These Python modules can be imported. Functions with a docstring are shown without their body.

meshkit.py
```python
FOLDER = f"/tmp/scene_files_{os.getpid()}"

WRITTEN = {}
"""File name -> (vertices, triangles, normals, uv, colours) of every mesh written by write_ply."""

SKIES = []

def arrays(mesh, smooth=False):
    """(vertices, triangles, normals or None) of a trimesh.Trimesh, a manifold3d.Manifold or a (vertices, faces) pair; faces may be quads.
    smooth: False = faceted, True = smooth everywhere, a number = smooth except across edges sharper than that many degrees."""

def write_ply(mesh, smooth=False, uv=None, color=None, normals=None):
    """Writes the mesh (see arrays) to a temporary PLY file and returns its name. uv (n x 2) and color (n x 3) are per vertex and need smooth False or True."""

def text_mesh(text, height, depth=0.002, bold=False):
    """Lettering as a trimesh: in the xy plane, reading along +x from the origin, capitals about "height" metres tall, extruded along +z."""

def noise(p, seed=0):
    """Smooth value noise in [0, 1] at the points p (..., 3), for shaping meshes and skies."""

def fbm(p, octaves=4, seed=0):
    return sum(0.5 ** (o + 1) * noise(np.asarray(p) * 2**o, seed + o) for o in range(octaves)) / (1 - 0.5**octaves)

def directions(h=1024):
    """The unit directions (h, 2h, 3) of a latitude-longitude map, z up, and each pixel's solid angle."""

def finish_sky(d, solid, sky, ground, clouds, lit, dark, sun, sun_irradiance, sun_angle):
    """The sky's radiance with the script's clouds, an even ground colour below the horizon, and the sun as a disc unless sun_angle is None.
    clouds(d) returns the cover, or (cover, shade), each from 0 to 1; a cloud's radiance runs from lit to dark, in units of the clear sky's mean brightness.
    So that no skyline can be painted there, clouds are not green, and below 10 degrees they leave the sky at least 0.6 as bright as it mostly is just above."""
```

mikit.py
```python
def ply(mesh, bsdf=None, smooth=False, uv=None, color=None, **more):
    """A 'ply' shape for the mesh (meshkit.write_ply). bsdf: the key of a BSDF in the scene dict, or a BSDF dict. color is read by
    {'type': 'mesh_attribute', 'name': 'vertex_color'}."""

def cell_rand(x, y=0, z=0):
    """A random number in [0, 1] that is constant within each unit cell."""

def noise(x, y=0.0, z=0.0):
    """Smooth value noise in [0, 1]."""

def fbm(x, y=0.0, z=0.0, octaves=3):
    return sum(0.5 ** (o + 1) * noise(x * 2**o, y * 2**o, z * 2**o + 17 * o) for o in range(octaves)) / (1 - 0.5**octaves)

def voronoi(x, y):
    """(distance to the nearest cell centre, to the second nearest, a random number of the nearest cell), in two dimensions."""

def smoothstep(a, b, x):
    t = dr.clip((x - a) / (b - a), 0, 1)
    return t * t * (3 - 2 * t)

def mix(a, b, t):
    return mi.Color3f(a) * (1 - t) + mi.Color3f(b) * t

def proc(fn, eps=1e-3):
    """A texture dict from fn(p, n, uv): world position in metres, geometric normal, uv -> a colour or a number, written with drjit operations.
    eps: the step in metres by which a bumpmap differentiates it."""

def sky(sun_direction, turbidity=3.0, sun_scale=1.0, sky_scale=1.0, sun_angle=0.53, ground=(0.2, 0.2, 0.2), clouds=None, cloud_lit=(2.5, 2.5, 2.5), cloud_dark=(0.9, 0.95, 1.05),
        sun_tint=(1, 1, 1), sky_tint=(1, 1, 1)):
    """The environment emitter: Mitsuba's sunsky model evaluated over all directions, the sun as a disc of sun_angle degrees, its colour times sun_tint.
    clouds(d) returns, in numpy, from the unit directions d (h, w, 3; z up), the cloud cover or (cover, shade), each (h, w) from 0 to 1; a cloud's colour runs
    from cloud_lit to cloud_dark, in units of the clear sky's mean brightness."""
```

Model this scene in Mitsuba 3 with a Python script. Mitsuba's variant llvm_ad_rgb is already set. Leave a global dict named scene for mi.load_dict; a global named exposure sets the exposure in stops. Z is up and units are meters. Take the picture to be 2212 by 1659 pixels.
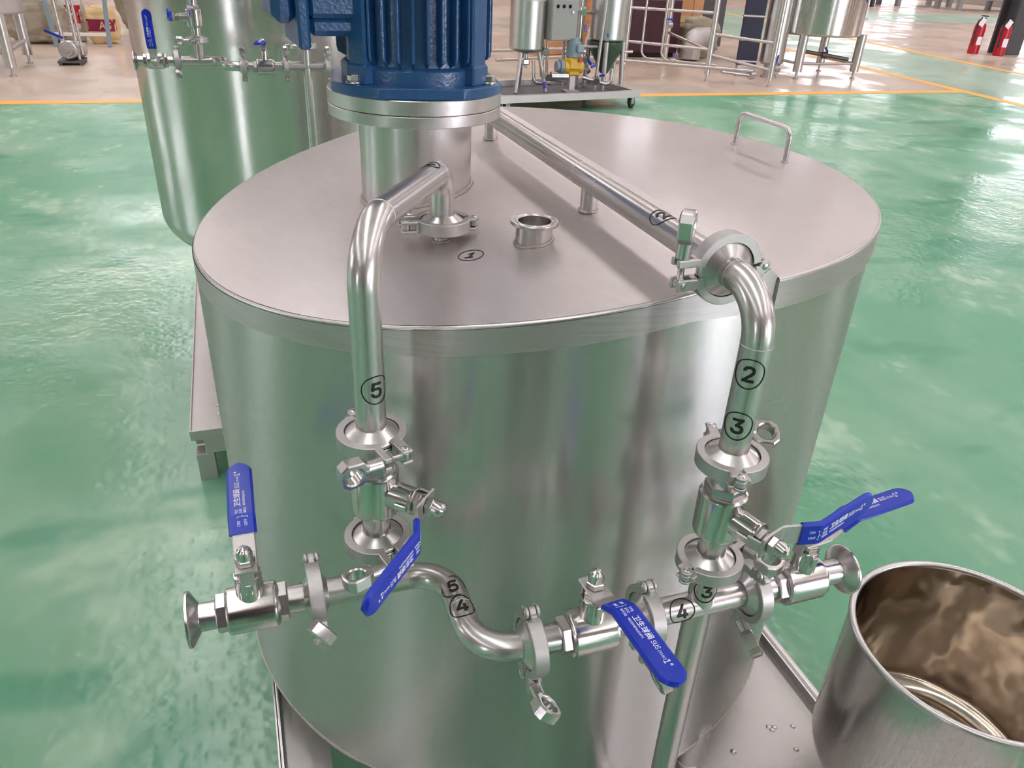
import math, numpy as np, trimesh, mitsuba as mi, drjit as dr
import mikit, meshkit
from mikit import proc, noise, fbm, smoothstep, mix
from shapely.geometry import Polygon, Point, box as sbox
from shapely import affinity
T4 = mi.ScalarTransform4f
V = np.array
pi = math.pi
scene, labels = {'type': 'scene'}, {}

# ---------------------------------------------------------------- camera, light, exposure
CAM = V([-0.3631, -0.9649, 1.1638])
FWD, DOWN = V([0.2983, 0.8178, -0.4922]), V([-0.1227, -0.4785, -0.8694])
scene['camera'] = {'type': 'perspective', 'fov': math.degrees(2 * math.atan(1106 / 1666.6)), 'fov_axis': 'x', 'near_clip': 0.02, 'far_clip': 200.0,
                   'to_world': T4().look_at(origin=CAM.tolist(), target=(CAM + FWD).tolist(), up=(-DOWN).tolist())}
exposure = -1.12
SKY_L = (11.0, 10.6, 10.9)        # roof lights: translucent panels lit by the day
WIN_L = (15.0, 15.0, 16.5)      # window panes lit by the day
DOOR_L = (34.0, 33.0, 37.0)       # doorways to full daylight behind the viewer
GLOW_L = (5.0, 2.6, 0.9)       # warm strips added for the orange dashes mirrored in the hinged lid

# ---------------------------------------------------------------- materials
def rgb(*c): return {'type': 'rgb', 'value': list(map(float, c))}
def s2l(*c):
    c = V(c) / 255.0
    return [float(x) for x in np.where(c <= 0.04045, c / 12.92, ((c + 0.055) / 1.055) ** 2.4)]
def steel(a, tint=(0.63, 0.605, 0.595), au=None, av=None):
    return {'type': 'twosided', 'b': {'type': 'roughconductor', 'material': 'none', 'distribution': 'ggx', 'specular_reflectance': rgb(*tint), **({'alpha': a} if au is None else {'alpha_u': au, 'alpha_v': av})}}
def paint(col, rough=0.4, spec=0.5, **k):
    return {'type': 'twosided', 'b': {'type': 'principled', 'base_color': col if isinstance(col, dict) else rgb(*s2l(*col)), 'roughness': rough, 'specular': spec, **k}}
MAT = {}
def mat(name, d): scene[name] = {**d, 'id': name}; MAT[name] = name
def blend(w, a, b): return {'type': 'blendbsdf', 'weight': w, 'a': a, 'b': b}
mat('m_polish', steel(0.07))
mat('m_pipe', blend(0.35, steel(0.06, (.66, .63, .615)), steel(0.22, (.66, .63, .615))))
mat('m_cast', steel(0.24, (0.6, 0.575, 0.56)))
mat('m_lining', steel(0.03, (0.60, 0.54, 0.47)))
mat('m_mirror', steel(0.035, (0.66, 0.64, 0.62)))
mat('m_bright', steel(0.12, (0.62, 0.6, 0.59)))
mat('m_satin', steel(0.3, (0.64, 0.6, 0.59)))
mat('m_weld', steel(0.35, (0.6, 0.55, 0.5)))
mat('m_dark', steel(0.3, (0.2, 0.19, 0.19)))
TB = (0.60, 0.58, 0.565)
mat('m_body', blend(0.6, steel(0, TB, 0.03, 0.10), steel(0, TB, 0.05, 0.36)))
mat('m_rear', blend(0.3, steel(0.025, (.66, .64, .61)), steel(0, (.66, .64, .61), 0.04, 0.22)))
def lidcol(p, n, uv):
    s = fbm(p.x * 260 + p.y * 90, p.y * 30 - p.x * 12, 0, 3)
    b = fbm(p.x * 7, p.y * 7, 3, 3)
    return mix((0.68, 0.625, 0.615), (0.78, 0.725, 0.715), s * 0.45 + b * 0.55)
def lidmat(a, b, w):
    t = proc(lidcol)
    mk = lambda al: {'type': 'twosided', 'b': {'type': 'roughconductor', 'material': 'none', 'distribution': 'ggx', 'specular_reflectance': t, 'alpha': al}}
    return blend(w, mk(a), mk(b))
mat('m_lid', lidmat(0.10, 0.30, 0.7))
mat('m_lid_right', lidmat(0.03, 0.26, 0.68))
def skirtcol(p, n, uv):
    s = fbm(p.z * 900, dr.atan2(p.y, p.x) * 9, 0, 3)
    return mix((0.5, 0.48, 0.465), (0.66, 0.635, 0.62), s)
mat('m_skirt', {'type': 'twosided', 'b': {'type': 'roughconductor', 'material': 'none', 'distribution': 'ggx', 'specular_reflectance': proc(skirtcol), 'alpha_u': 0.14, 'alpha_v': 0.4}})
def bluecol(p, n, uv):
    b = fbm(p.x * 40, p.y * 40, p.z * 40, 3)
    return mix(s2l(22, 62, 104), s2l(34, 80, 124), b)
mat('m_blue', {'type': 'twosided', 'b': {'type': 'bumpmap', 'scale': 1.0, 'arbitrary': proc(lambda p, n, uv: fbm(p.x * 330, p.y * 330, p.z * 330, 2) * 0.00035, 2e-4),
      'b': {'type': 'principled', 'base_color': proc(bluecol), 'roughness': 0.28, 'specular': 0.5, 'clearcoat': 0.5, 'clearcoat_gloss': 0.9}}})
mat('m_sleeve', paint((16, 44, 168), 0.3, 0.5))
mat('m_white', paint((232, 232, 236), 0.5))
mat('m_black', paint((14, 14, 16), 0.5))
mat('m_rubber', paint((38, 38, 40), 0.6))
mat('m_offwhite', paint((222, 216, 208), 0.6))
mat('m_grey', paint((150, 150, 146), 0.45))
mat('m_darkgrey', paint((70, 70, 74), 0.5))
mat('m_yellow', paint((214, 170, 46), 0.4))
mat('m_red', paint((176, 18, 36), 0.35))
mat('m_navy', paint((30, 32, 56), 0.45))
mat('m_maroon', paint((78, 44, 56), 0.5))
mat('m_bluegrey', paint((130, 146, 158), 0.4))
mat('m_greenglass', paint((62, 78, 66), 0.3))
mat('m_line', paint((236, 168, 74), 0.45))
mat('m_orange', paint((206, 112, 60), 0.5))
def woodcol(p, n, uv):
    s = fbm(p.x * 6, p.y * 6, p.z * 60, 3)
    return mix(s2l(196, 140, 98), s2l(222, 172, 128), s)
mat('m_wood', paint(proc(woodcol), 0.7, 0.2))
def sackcol(p, n, uv):
    s = fbm(p.x * 9, p.y * 9, p.z * 9, 4)
    return mix(s2l(140, 130, 114), s2l(184, 174, 156), s)
mat('m_sack', paint(proc(sackcol), 0.85, 0.1))
mat('m_kraft', paint((214, 186, 140), 0.8, 0.1))
mat('m_plasticbag', paint((214, 208, 204), 0.45, 0.4))
mat('m_ceiling', paint((226, 219, 216), 0.8, 0.2))
mat('m_wall', paint((136, 124, 116), 0.8, 0.2))
mat('m_beam', paint((150, 148, 148), 0.6))
def floorcol(p, n, uv):
    big = fbm(p.x * 0.9 + 3, p.y * 0.9, 1, 4)
    mid = fbm(p.x * 3.2, p.y * 2.2 + 9, 5, 4)
    fine = fbm(p.x * 17, p.y * 13, 2, 3)
    g = mix(s2l(86, 148, 114), s2l(128, 168, 140), smoothstep(0.3, 0.7, big * 0.5 + mid * 0.5))
    g = mix(g, mi.Color3f(*s2l(156, 186, 160)), smoothstep(0.56, 0.74, mid * 0.6 + fine * 0.4) * 0.7)
    g = mix(g, mi.Color3f(*s2l(62, 134, 102)), smoothstep(0.62, 0.74, fbm(p.x * 1.7 + 40, p.y * 3.4, 8, 4)) * 0.7)
    c = mix(s2l(170, 152, 138), s2l(192, 172, 158), big * 0.6 + mid * 0.4)
    c = mix(c, mi.Color3f(*s2l(150, 142, 128)), smoothstep(0.5, 0.7, fbm(p.x * 0.8, p.y * 1.2, 4, 3)) * 0.6)
    a = mix(s2l(140, 166, 148), s2l(158, 178, 162), mid)
    xb, xc = 7.13 + 0.115 * (p.y - 5.04), 9.48 + 0.175 * (p.y - 7.08)
    out = dr.select((p.y > 5.94) & (p.x < xb), c, g)
    out = dr.select((p.x > xb) & (p.x < xc), a, out)
    out = dr.select(p.x >= xc, c, out)
    return dr.select((p.x >= xc) & (p.y > 15.5) & (p.y < 18.5), a, out)
def floorrough(p, n, uv):
    return 0.2 + 0.22 * smoothstep(0.35, 0.65, fbm(p.x * 2.3, p.y * 2.3, 11, 4))
def floorbump(p, n, uv):
    return fbm(p.x * 52, p.y * 52, 0, 2) * 0.0011 + fbm(p.x * 9, p.y * 9, 4, 2) * 0.0022
mat('m_floor', {'type': 'twosided', 'b': {'type': 'bumpmap', 'scale': 1.0, 'arbitrary': proc(floorbump, 1e-3),
      'b': {'type': 'principled', 'base_color': proc(floorcol), 'roughness': proc(floorrough), 'specular': 0.55}}})

# ---------------------------------------------------------------- mesh helpers
def unit(v): v = V(v, float); return v / np.linalg.norm(v)
def frame(o, z, x=None):
    """4x4 with its z axis along z and its x axis as near to x as it goes"""
    z = unit(z)
    if x is None: x = (1, 0, 0) if abs(z[0]) < 0.9 else (0, 1, 0)
    x = V(x, float); x = unit(x - z * (x @ z)); m = np.eye(4)
    m[:3, 0], m[:3, 1], m[:3, 2], m[:3, 3] = x, np.cross(z, x), z, o
    return m
def shift(x=0, y=0, z=0): m = np.eye(4); m[:3, 3] = (x, y, z); return m
def rotz(a): m = np.eye(4); c, s = math.cos(a), math.sin(a); m[:2, :2] = [[c, -s], [s, c]]; return m
def mv(mesh, m): k = mesh.copy(); k.apply_transform(m if np.shape(m) == (4, 4) else shift(*m)); return k
def cat(*ms):
    l = []
    for m in ms: l += m if isinstance(m, list) else [m]
    return trimesh.util.concatenate(l)
def grid(P, closed_u=False, flip=False):
    """quads over the array P (nu, nv, 3)"""
    nu, nv = P.shape[:2]; i, j = np.meshgrid(np.arange(nu if closed_u else nu - 1), np.arange(nv - 1), indexing='ij'); k = (i + 1) % nu
    q = np.stack([i * nv + j, k * nv + j, k * nv + j + 1, i * nv + j + 1], -1).reshape(-1, 4)
    f = np.vstack([q[:, [0, 1, 2]], q[:, [0, 2, 3]]])
    return trimesh.Trimesh(P.reshape(-1, 3), f[:, ::-1] if flip else f, process=False)
def revolve(prof, n=40, a0=0, a1=2 * pi):
    """profile of (r, z) round z; outward when the profile goes up with the solid on its inside"""
    full = abs(a1 - a0 - 2 * pi) < 1e-6; prof = V(prof, float)
    a = np.linspace(a0, a1, n, endpoint=not full)
    P = np.stack([prof[None, :, 0] * np.cos(a)[:, None], prof[None, :, 0] * np.sin(a)[:, None], np.broadcast_to(prof[None, :, 1], (len(a), len(prof)))], -1)
    return grid(P, full)
def cyl(r, z0, z1, n=28, c=0.0006, r2=None):
    r2 = r if r2 is None else r2; c = min(c, abs(z1 - z0) / 3, r / 3)
    return revolve([(0, z0), (r - c, z0), (r, z0 + c), (r2, z1 - c), (r2 - c, z1), (0, z1)], n)
def dome(r, z0, h, n=28):
    a = np.linspace(0, pi / 2, 8); return revolve([(0, z0)] + [(r * math.cos(x), z0 + h * math.sin(x)) for x in a], n)
def tri2d(outline):
    return trimesh.creation.triangulate_polygon(Polygon(outline), engine='earcut')
def plate(outline, t, c=0.0005, holes=()):
    """outline (n, 2) or shapely polygon, extruded from z=0 to t with chamfered rims"""
    def ccw(p, want=True):
        p = V(p, float)[:, :2]; a = np.sum(p[:, 0] * np.roll(p[:, 1], -1) - np.roll(p[:, 0], -1) * p[:, 1]); return p if (a > 0) == want else p[::-1]
    if isinstance(outline, Polygon): holes, outline = [V(h.coords)[:-1] for h in outline.interiors], V(outline.exterior.coords)[:-1]
    rings = [ccw(outline)] + [ccw(h, False) for h in holes]; vs, fs, ins = [], [], []
    for p in rings:
        e = np.roll(p, -1, 0) - p; e /= np.linalg.norm(e, axis=1, keepdims=True) + 1e-12; nl = np.stack([-e[:, 1], e[:, 0]], -1); b = nl + np.roll(nl, 1, 0)
        b /= np.maximum((b * nl).sum(1, keepdims=True), 0.5); ins.append(p + b * c)
    off = 0
    for p, q in zip(rings, ins):
        n = len(p); P = np.stack([np.c_[q, np.zeros(n)], np.c_[p, np.full(n, c)], np.c_[p, np.full(n, t - c)], np.c_[q, np.full(n, t)]], 1)
        g = grid(P, True); vs.append(g.vertices); fs.append(g.faces + off); off += len(g.vertices)
    pts, tr = trimesh.creation.triangulate_polygon(Polygon(ins[0], ins[1:]), engine='earcut')
    a = tr if len(tr) and np.cross(pts[tr[0, 1]] - pts[tr[0, 0]], pts[tr[0, 2]] - pts[tr[0, 0]]) > 0 else tr[:, ::-1]
    n = len(pts); vs += [np.c_[pts, np.full(n, t)], np.c_[pts, np.zeros(n)]]; fs += [a + off, a[:, ::-1] + off + n]
    return trimesh.Trimesh(np.vstack(vs), np.vstack(fs), process=False)
def block(sx, sy, sz, at=(0, 0, 0), c=0.0008):
    """chamfered box centred on at"""
    c = min(c, sx / 3, sy / 3, sz / 3); h = V([sx, sy, sz]) / 2; p = []
    for s in np.ndindex(2, 2, 2):
        sg = V(s) * 2 - 1
        for k in range(3):
            d = h - c; d[k] = h[k]; p.append(sg * d)
    return mv(trimesh.convex.convex_hull(V(p)), at)
def hexa(af, z0, z1, c=0.0008):
    r = af / math.sqrt(3); a = np.arange(6) * pi / 3
    return mv(plate(np.stack([r * np.cos(a), r * np.sin(a)], -1), z1 - z0, c), (0, 0, z0))
def arc_path(pts, rad, step=0.16):
    """polyline with its corners rounded"""
    pts = [V(p, float) for p in pts]; rad = rad if isinstance(rad, (list, tuple)) else [rad] * (len(pts) - 2); out = [pts[0]]
    for a, b, c, r in zip(pts, pts[1:], pts[2:], rad):
        u, w = unit(a - b), unit(c - b); ang = math.acos(np.clip(u @ w, -1, 1)); d = r / math.tan(ang / 2); ctr = b + unit(u + w) * r / math.sin(ang / 2)
        s, e = b + u * d - ctr, b + w * d - ctr; tot = pi - ang; n = max(2, int(tot / step))
        for k in range(n + 1):
            t = k / n; out.append(ctr + (math.sin((1 - t) * tot) * s + math.sin(t * tot) * e) / math.sin(tot))
    return V(out + [pts[-1]])
def tube(path, r, n=24, caps=True):
    p = V(path, float); keep = np.r_[True, np.linalg.norm(np.diff(p, axis=0), axis=1) > 1e-7]; p = p[keep]
    r = np.broadcast_to(r, (len(keep),))[keep]
    t = np.gradient(p, axis=0)
    d = np.diff(p, axis=0); d /= np.linalg.norm(d, axis=1, keepdims=True); t[1:-1] = d[1:] + d[:-1]; t[0], t[-1] = d[0], d[-1]; t /= np.linalg.norm(t, axis=1, keepdims=True)
    x = np.cross(t[0], (0, 0, 1) if abs(t[0][2]) < 0.9 else (1, 0, 0)); x = unit(x); fr = []
    for k in range(len(p)):
        x = unit(x - t[k] * (x @ t[k])); fr.append((x, np.cross(t[k], x)))
    a = np.arange(n) * 2 * pi / n
    sc = np.ones(len(p))
    P = np.stack([p[k] + r[k] * sc[k] * (np.cos(a)[:, None] * fr[k][0] + np.sin(a)[:, None] * fr[k][1]) for k in range(len(p))], 1)
    m = [grid(P, True)]
    if caps:
        for k, s in ((0, True), (-1, False)):
            ring = P[:, k]; f = V([[n, i, (i + 1) % n] for i in range(n)]); m.append(trimesh.Trimesh(np.vstack([ring, p[k]]), f[:, ::-1] if s else f, process=False))
    return cat(m)
def rod(a, b, r, n=16): return tube([a, b], r, n)
def bead(path, r, seed=0, n=7):
    """a weld bead: a rippled thin tube along a closed or open path"""
    rg = np.random.default_rng(seed); k = len(path); return tube(path, r * (0.8 + 0.45 * rg.random(k)), n, True)
def ring_path(c, r, z=None, n=60): a = np.linspace(0, 2 * pi, n); return np.stack([c[0] + r * np.cos(a), c[1] + r * np.sin(a), np.full(n, c[2]) if z is None else z(c[0] + r * np.cos(a), c[1] + r * np.sin(a))], -1)

# ---------------------------------------------------------------- scene entries
def num(key):
    k, i = key, 0
    while k in scene or any(x.startswith(k + '__') for x in list(scene)) or k in labels: i += 1; k = f'{key}_{i:03d}'
    return k
def put(key, mesh, m, smooth=32, to=None, uv=None):
    """one entry of the scene; mesh may be a shared shape dict"""
    key = num(key) if key in scene else key
    d = mesh if isinstance(mesh, dict) else mikit.ply(mesh, m, smooth=smooth, **({'uv': uv} if uv is not None else {}))
    scene[key] = {**d, **({'to_world': T4(to.tolist())} if to is not None else {})}
    return key
def thing(name, label, cat_, group=None):
    k = num(name); labels[k] = {'label': label, 'category': cat_, **({'group': group} if group else {})}; return k
def struct(key, mesh, m, smooth=False, **kw):
    k = put(key, mesh, m, smooth, **kw); labels[k] = {'kind': 'structure'}; return k
def shp(mesh, m, smooth=32): return mikit.ply(mesh, m, smooth=smooth)

# ---------------------------------------------------------------- the hall
struct('floor', grid(np.stack(np.meshgrid(np.linspace(-16, 27, 3), np.linspace(-14, 27, 3), [0.0], indexing='ij'), -1)[:, :, 0].reshape(3, 3, 3)), 'm_floor')
def yline(a, b, w=0.15):
    a, b = V(a, float), V(b, float); u = unit(b - a); n = V([-u[1], u[0]]) * w / 2; q = [a - n, b - n, b + n, a + n]
    return mv(plate(V(q), 0.0012, 0.0003), (0, 0, 0.0006))
put('floor__yellow_line', yline((-16, 5.96), (7.24, 5.90), 0.14), 'm_line', False)
put('floor__yellow_line_001', yline((6.1, -4), (9.64, 26.9), 0.14), 'm_line', False)
put('floor__yellow_line_002', yline((7.54, -4), (12.95, 26.9), 0.14), 'm_line', False)
struct('ceiling', block(43, 41, 0.1, (5.5, 6.5, 9.35), 0.01), 'm_ceiling')
struct('wall_left', block(0.2, 41, 9.3, (-16.1, 6.5, 4.65), 0.01), 'm_wall')
struct('wall_right', block(0.2, 41, 9.3, (27.1, 6.5, 4.65), 0.01), 'm_wall')
struct('wall_far', block(43, 0.2, 9.3, (5.5, 27.1, 4.65), 0.01), 'm_wall')
struct('wall_near', block(43, 0.2, 9.3, (5.5, -14.1, 4.65), 0.01), 'm_wall')
def glow(mesh, L, m='m_white'): return {**mikit.ply(mesh, m), 'emitter': {'type': 'area', 'radiance': rgb(*L)}}
def quad(o, a, b):   # emits along a x b
    o, a, b = V(o, float), V(a, float), V(b, float); return trimesh.Trimesh([o, o + a, o + a + b, o + b], [[0, 1, 2], [0, 2, 3]], process=False)
nwin = 0
def window(o, a, b, nu, nv, L, bar=0.07):
    """a window of nu x nv lit panes with bars between; a x b points into the hall"""
    global nwin
    nwin += 1; k = f'window_{nwin}'; o, a, b = V(o, float), V(a, float), V(b, float); la, lb = np.linalg.norm(a), np.linalg.norm(b); ua, ub = a / la, b / lb; n = np.cross(ua, ub); fr = np.eye(4); fr[:3, 0], fr[:3, 1], fr[:3, 2], fr[:3, 3] = ua, ub, n, o
    pw, ph = la / nu, lb / nv
    bars = [block(bar, lb + bar, bar, (i * pw, lb / 2, 0)) for i in range(nu + 1)] + [block(la + bar, bar, bar, (la / 2, j * ph, 0)) for j in range(nv + 1)]
    put(k + '__frame', mv(cat(bars), fr), 'm_beam', False)
    for i in range(nu):
        for j in range(nv):
            kk = num(k + '__pane'); scene[kk] = glow(quad(o + ua * (i * pw + bar / 2) + ub * (j * ph + bar / 2), ua * (pw - bar), ub * (ph - bar)), L)
    labels[k] = {'kind': 'structure'}
for x0 in (-11.0, -2.6, 5.0, 13.0, 21.0): window((x0, -13, 9.24), (0, 38.5, 0), (1.5, 0, 0), 4, 1, SKY_L, 0.1)
for x0 in (-13, -4.5, 13.72, 21.8): window((x0, 26.95, 5.95), (1.5, 0, 0), (0, 0, 1.15), 2, 2, WIN_L)
window((20.6, 26.95, 0.1), (6.0, 0, 0), (0, 0, 3.6), 6, 2, (9, 9, 9.4))
for y0 in (-1, 11, 19): window((26.95, y0 + 4, 2.4), (0, -4, 0), (0, 0, 2.6), 4, 2, WIN_L)
for y0 in (4, 12): window((-15.95, y0, 2.4), (0, 4, 0), (0, 0, 2.6), 4, 2, WIN_L)
window((-15.95, -12.6, 0.6), (0, 1.5, 0), (0, 0, 4.2), 1, 3, DOOR_L)
window((15.4, -13.95, 0.1), (-6.0, 0, 0), (0, 0, 4.6), 4, 3, DOOR_L)
window((4.9, -13.95, 0.4), (-0.9, 0, 0), (0, 0, 3.6), 1, 3, DOOR_L)
window((-9.5, 26.95, 6.5), (17.5, 0, 0), (0, 0, 1.7), 12, 1, (11, 10.4, 10.2))  # unseen band of panes added to brighten the fixed lid
def hbeam(h=0.34, w=0.3, t=0.03):
    return Polygon([(-w/2, -h/2), (w/2, -h/2), (w/2, -h/2+t), (t/2, -h/2+t), (t/2, h/2-t), (w/2, h/2-t), (w/2, h/2), (-w/2, h/2), (-w/2, h/2-t), (-t/2, h/2-t), (-t/2, -h/2+t), (-w/2, -h/2+t)])
for i, (x, y) in enumerate([(-8.5, -8), (0.2, -8), (9, -8), (-8.5, 16), (11.55, 9.28)]):  # pillars behind the viewer are unseen, added for dark streaks in the tank
    struct(f'pillar_{i + 1}', mv(plate(hbeam(), 9.25, 0.003), (x, y, 0)), 'm_darkgrey')
for i, y in enumerate((-8, 0, 8, 16, 24)):
    struct(f'roof_beam_{i + 1}', block(42.6, 0.16, 0.5, (5.5, y, 8.95), 0.01), 'm_beam')
for i, (ya, yb) in enumerate(((24.35, 25.6), (22.5, 24.2), (21.1, 21.9), (20.05, 20.7))):  # emitting strips made up to put orange dashes into the lid reflection
    k = thing('added_glow_strip', 'added warm glowing strip high by the right wall, seen only mirrored in the lid', 'glow_strip', 'added warm glowing strips')
    put(k + '__housing', block(0.44, yb - ya + 0.06, 0.1, (20.9, (ya + yb) / 2, 9.06)), 'm_grey', False)
    scene[k + '__tube'] = glow(quad((20.72, ya, 9.005), (0, yb - ya, 0), (0.36, 0, 0)), GLOW_L)  # flat glowing quad, an added emitter without a real tube
    put(k + '__hanger', rod((20.9, (ya + yb) / 2, 9.1), (20.9, (ya + yb) / 2, 9.32), 0.01), 'm_grey')

# ---------------------------------------------------------------- the mixing tank in front
R, SL, XR = 0.43, 0.1731, 0.0881
def lidz(x): return 0.926 + SL * (np.asarray(x, float) - XR)
XE, ZR = 0.0752, 0.9134              # the fixed lid's ridge, the hinged lid's level
def skirtlow(x): return np.where(x < 0.0, lidz(x) - 0.0286, lidz(0.0) - 0.0286)
MT = 'mixing_tank'
labels[MT] = {'label': 'stainless steel mixing tank in front, its lid sloping left under a blue motor', 'category': 'tank'}
def cyl_wall(r, zlo, zhi, n=240, a0=0, a1=2 * pi, rows=2):
    a = np.linspace(a0, a1, n); x, y = r * np.cos(a), r * np.sin(a); lo = zlo(x) if callable(zlo) else np.full(n, zlo); hi = zhi(x) if callable(zhi) else np.full(n, zhi); t = np.linspace(0, 1, rows)
    P = np.stack([np.broadcast_to(x[:, None], (n, rows)), np.broadcast_to(y[:, None], (n, rows)), lo[:, None] * (1 - t) + hi[:, None] * t], -1)
    uv = np.stack([np.broadcast_to((a * r)[:, None], (n, rows)), P[:, :, 2]], -1).reshape(-1, 2)
    return grid(P), uv
m, uv = cyl_wall(R, 0.2105, lambda x: skirtlow(x) + 0.004, rows=6)
put(MT + '__shell', m, 'm_body', True, uv=uv)
a = np.linspace(-pi / 2, 0, 10)
put(MT + '__bottom_dish', revolve([(0, 0.150), (0.2, 0.158), (0.34, 0.172)] + [(R - 0.03 + 0.03 * math.cos(t), 0.2105 + 0.03 * math.sin(t)) for t in np.linspace(-1.2, 0, 8)], 120), 'm_bright', True)
put(MT + '__bottom_dish__weld_bead', bead(ring_path((0, 0, 0.2115), R, n=200), 0.0012, 3), 'm_weld')
# fixed lid: the sloping plate, its rounded rim, its skirt, the ridge beside the hinged lid
aE = math.acos(XE / R)
ang = np.linspace(aE, 2 * pi - aE, 200)
rr = [(0.0, None)]
def lidgrid(rs, dz, zf, ang):
    P = []
    for r_, d_ in zip(rs, dz): P.append(np.stack([r_ * np.cos(ang), r_ * np.sin(ang), zf(r_ * np.cos(ang)) + d_], -1))
    return np.stack(P, 1)
def clampx(P): P[:, :, 0] = np.minimum(P[:, :, 0], XE); return P
top = [V([XE, 0.0, float(lidz(XE))])]
outer = np.stack([(R - 0.003) * np.cos(ang), (R - 0.003) * np.sin(ang), lidz((R - 0.003) * np.cos(ang))], -1)
outer[0, 0] = outer[-1, 0] = XE
ts = np.linspace(0, 1, 12)
ctr = np.stack([np.full(200, XE - 0.02), np.linspace(outer[0, 1], outer[-1, 1], 200) * 0.98, np.zeros(200)], -1); ctr[:, 2] = lidz(ctr[:, 0])
P = ctr[:, None] * (1 - ts[None, :, None]) + outer[:, None] * ts[None, :, None]
fil = [np.stack([(R - 0.003 + 0.003 * math.sin(t)) * np.cos(ang), (R - 0.003 + 0.003 * math.sin(t)) * np.sin(ang), lidz(R * np.cos(ang)) - 0.003 * (1 - math.cos(t))], -1) for t in np.linspace(0.05, pi / 2, 6)]
strip = np.stack([ctr, np.c_[np.full(200, XE), ctr[:, 1] * 1.02, np.full(200, float(lidz(XE)))], np.c_[np.full(200, XE + 0.012), ctr[:, 1] * 1.02, np.full(200, ZR + 0.0006)]], 1)
pl = cat(grid(P, flip=False), grid(strip, flip=True))
put(MT + '__fixed_lid', pl, 'm_lid', 20)
put(MT + '__fixed_lid__rim', grid(np.stack(fil, 1)), 'm_bright', True)
m, uv = cyl_wall(R + 0.0006, lambda x: skirtlow(x), lambda x: np.where(x > XE, lidz(XE) - (x - XE) * 0.8, lidz(x) - 0.003), 240, math.acos(0.0885 / R), 2 * pi - math.acos(0.0885 / R))
put(MT + '__fixed_lid__skirt', m, 'm_skirt', True, uv=uv)
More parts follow.
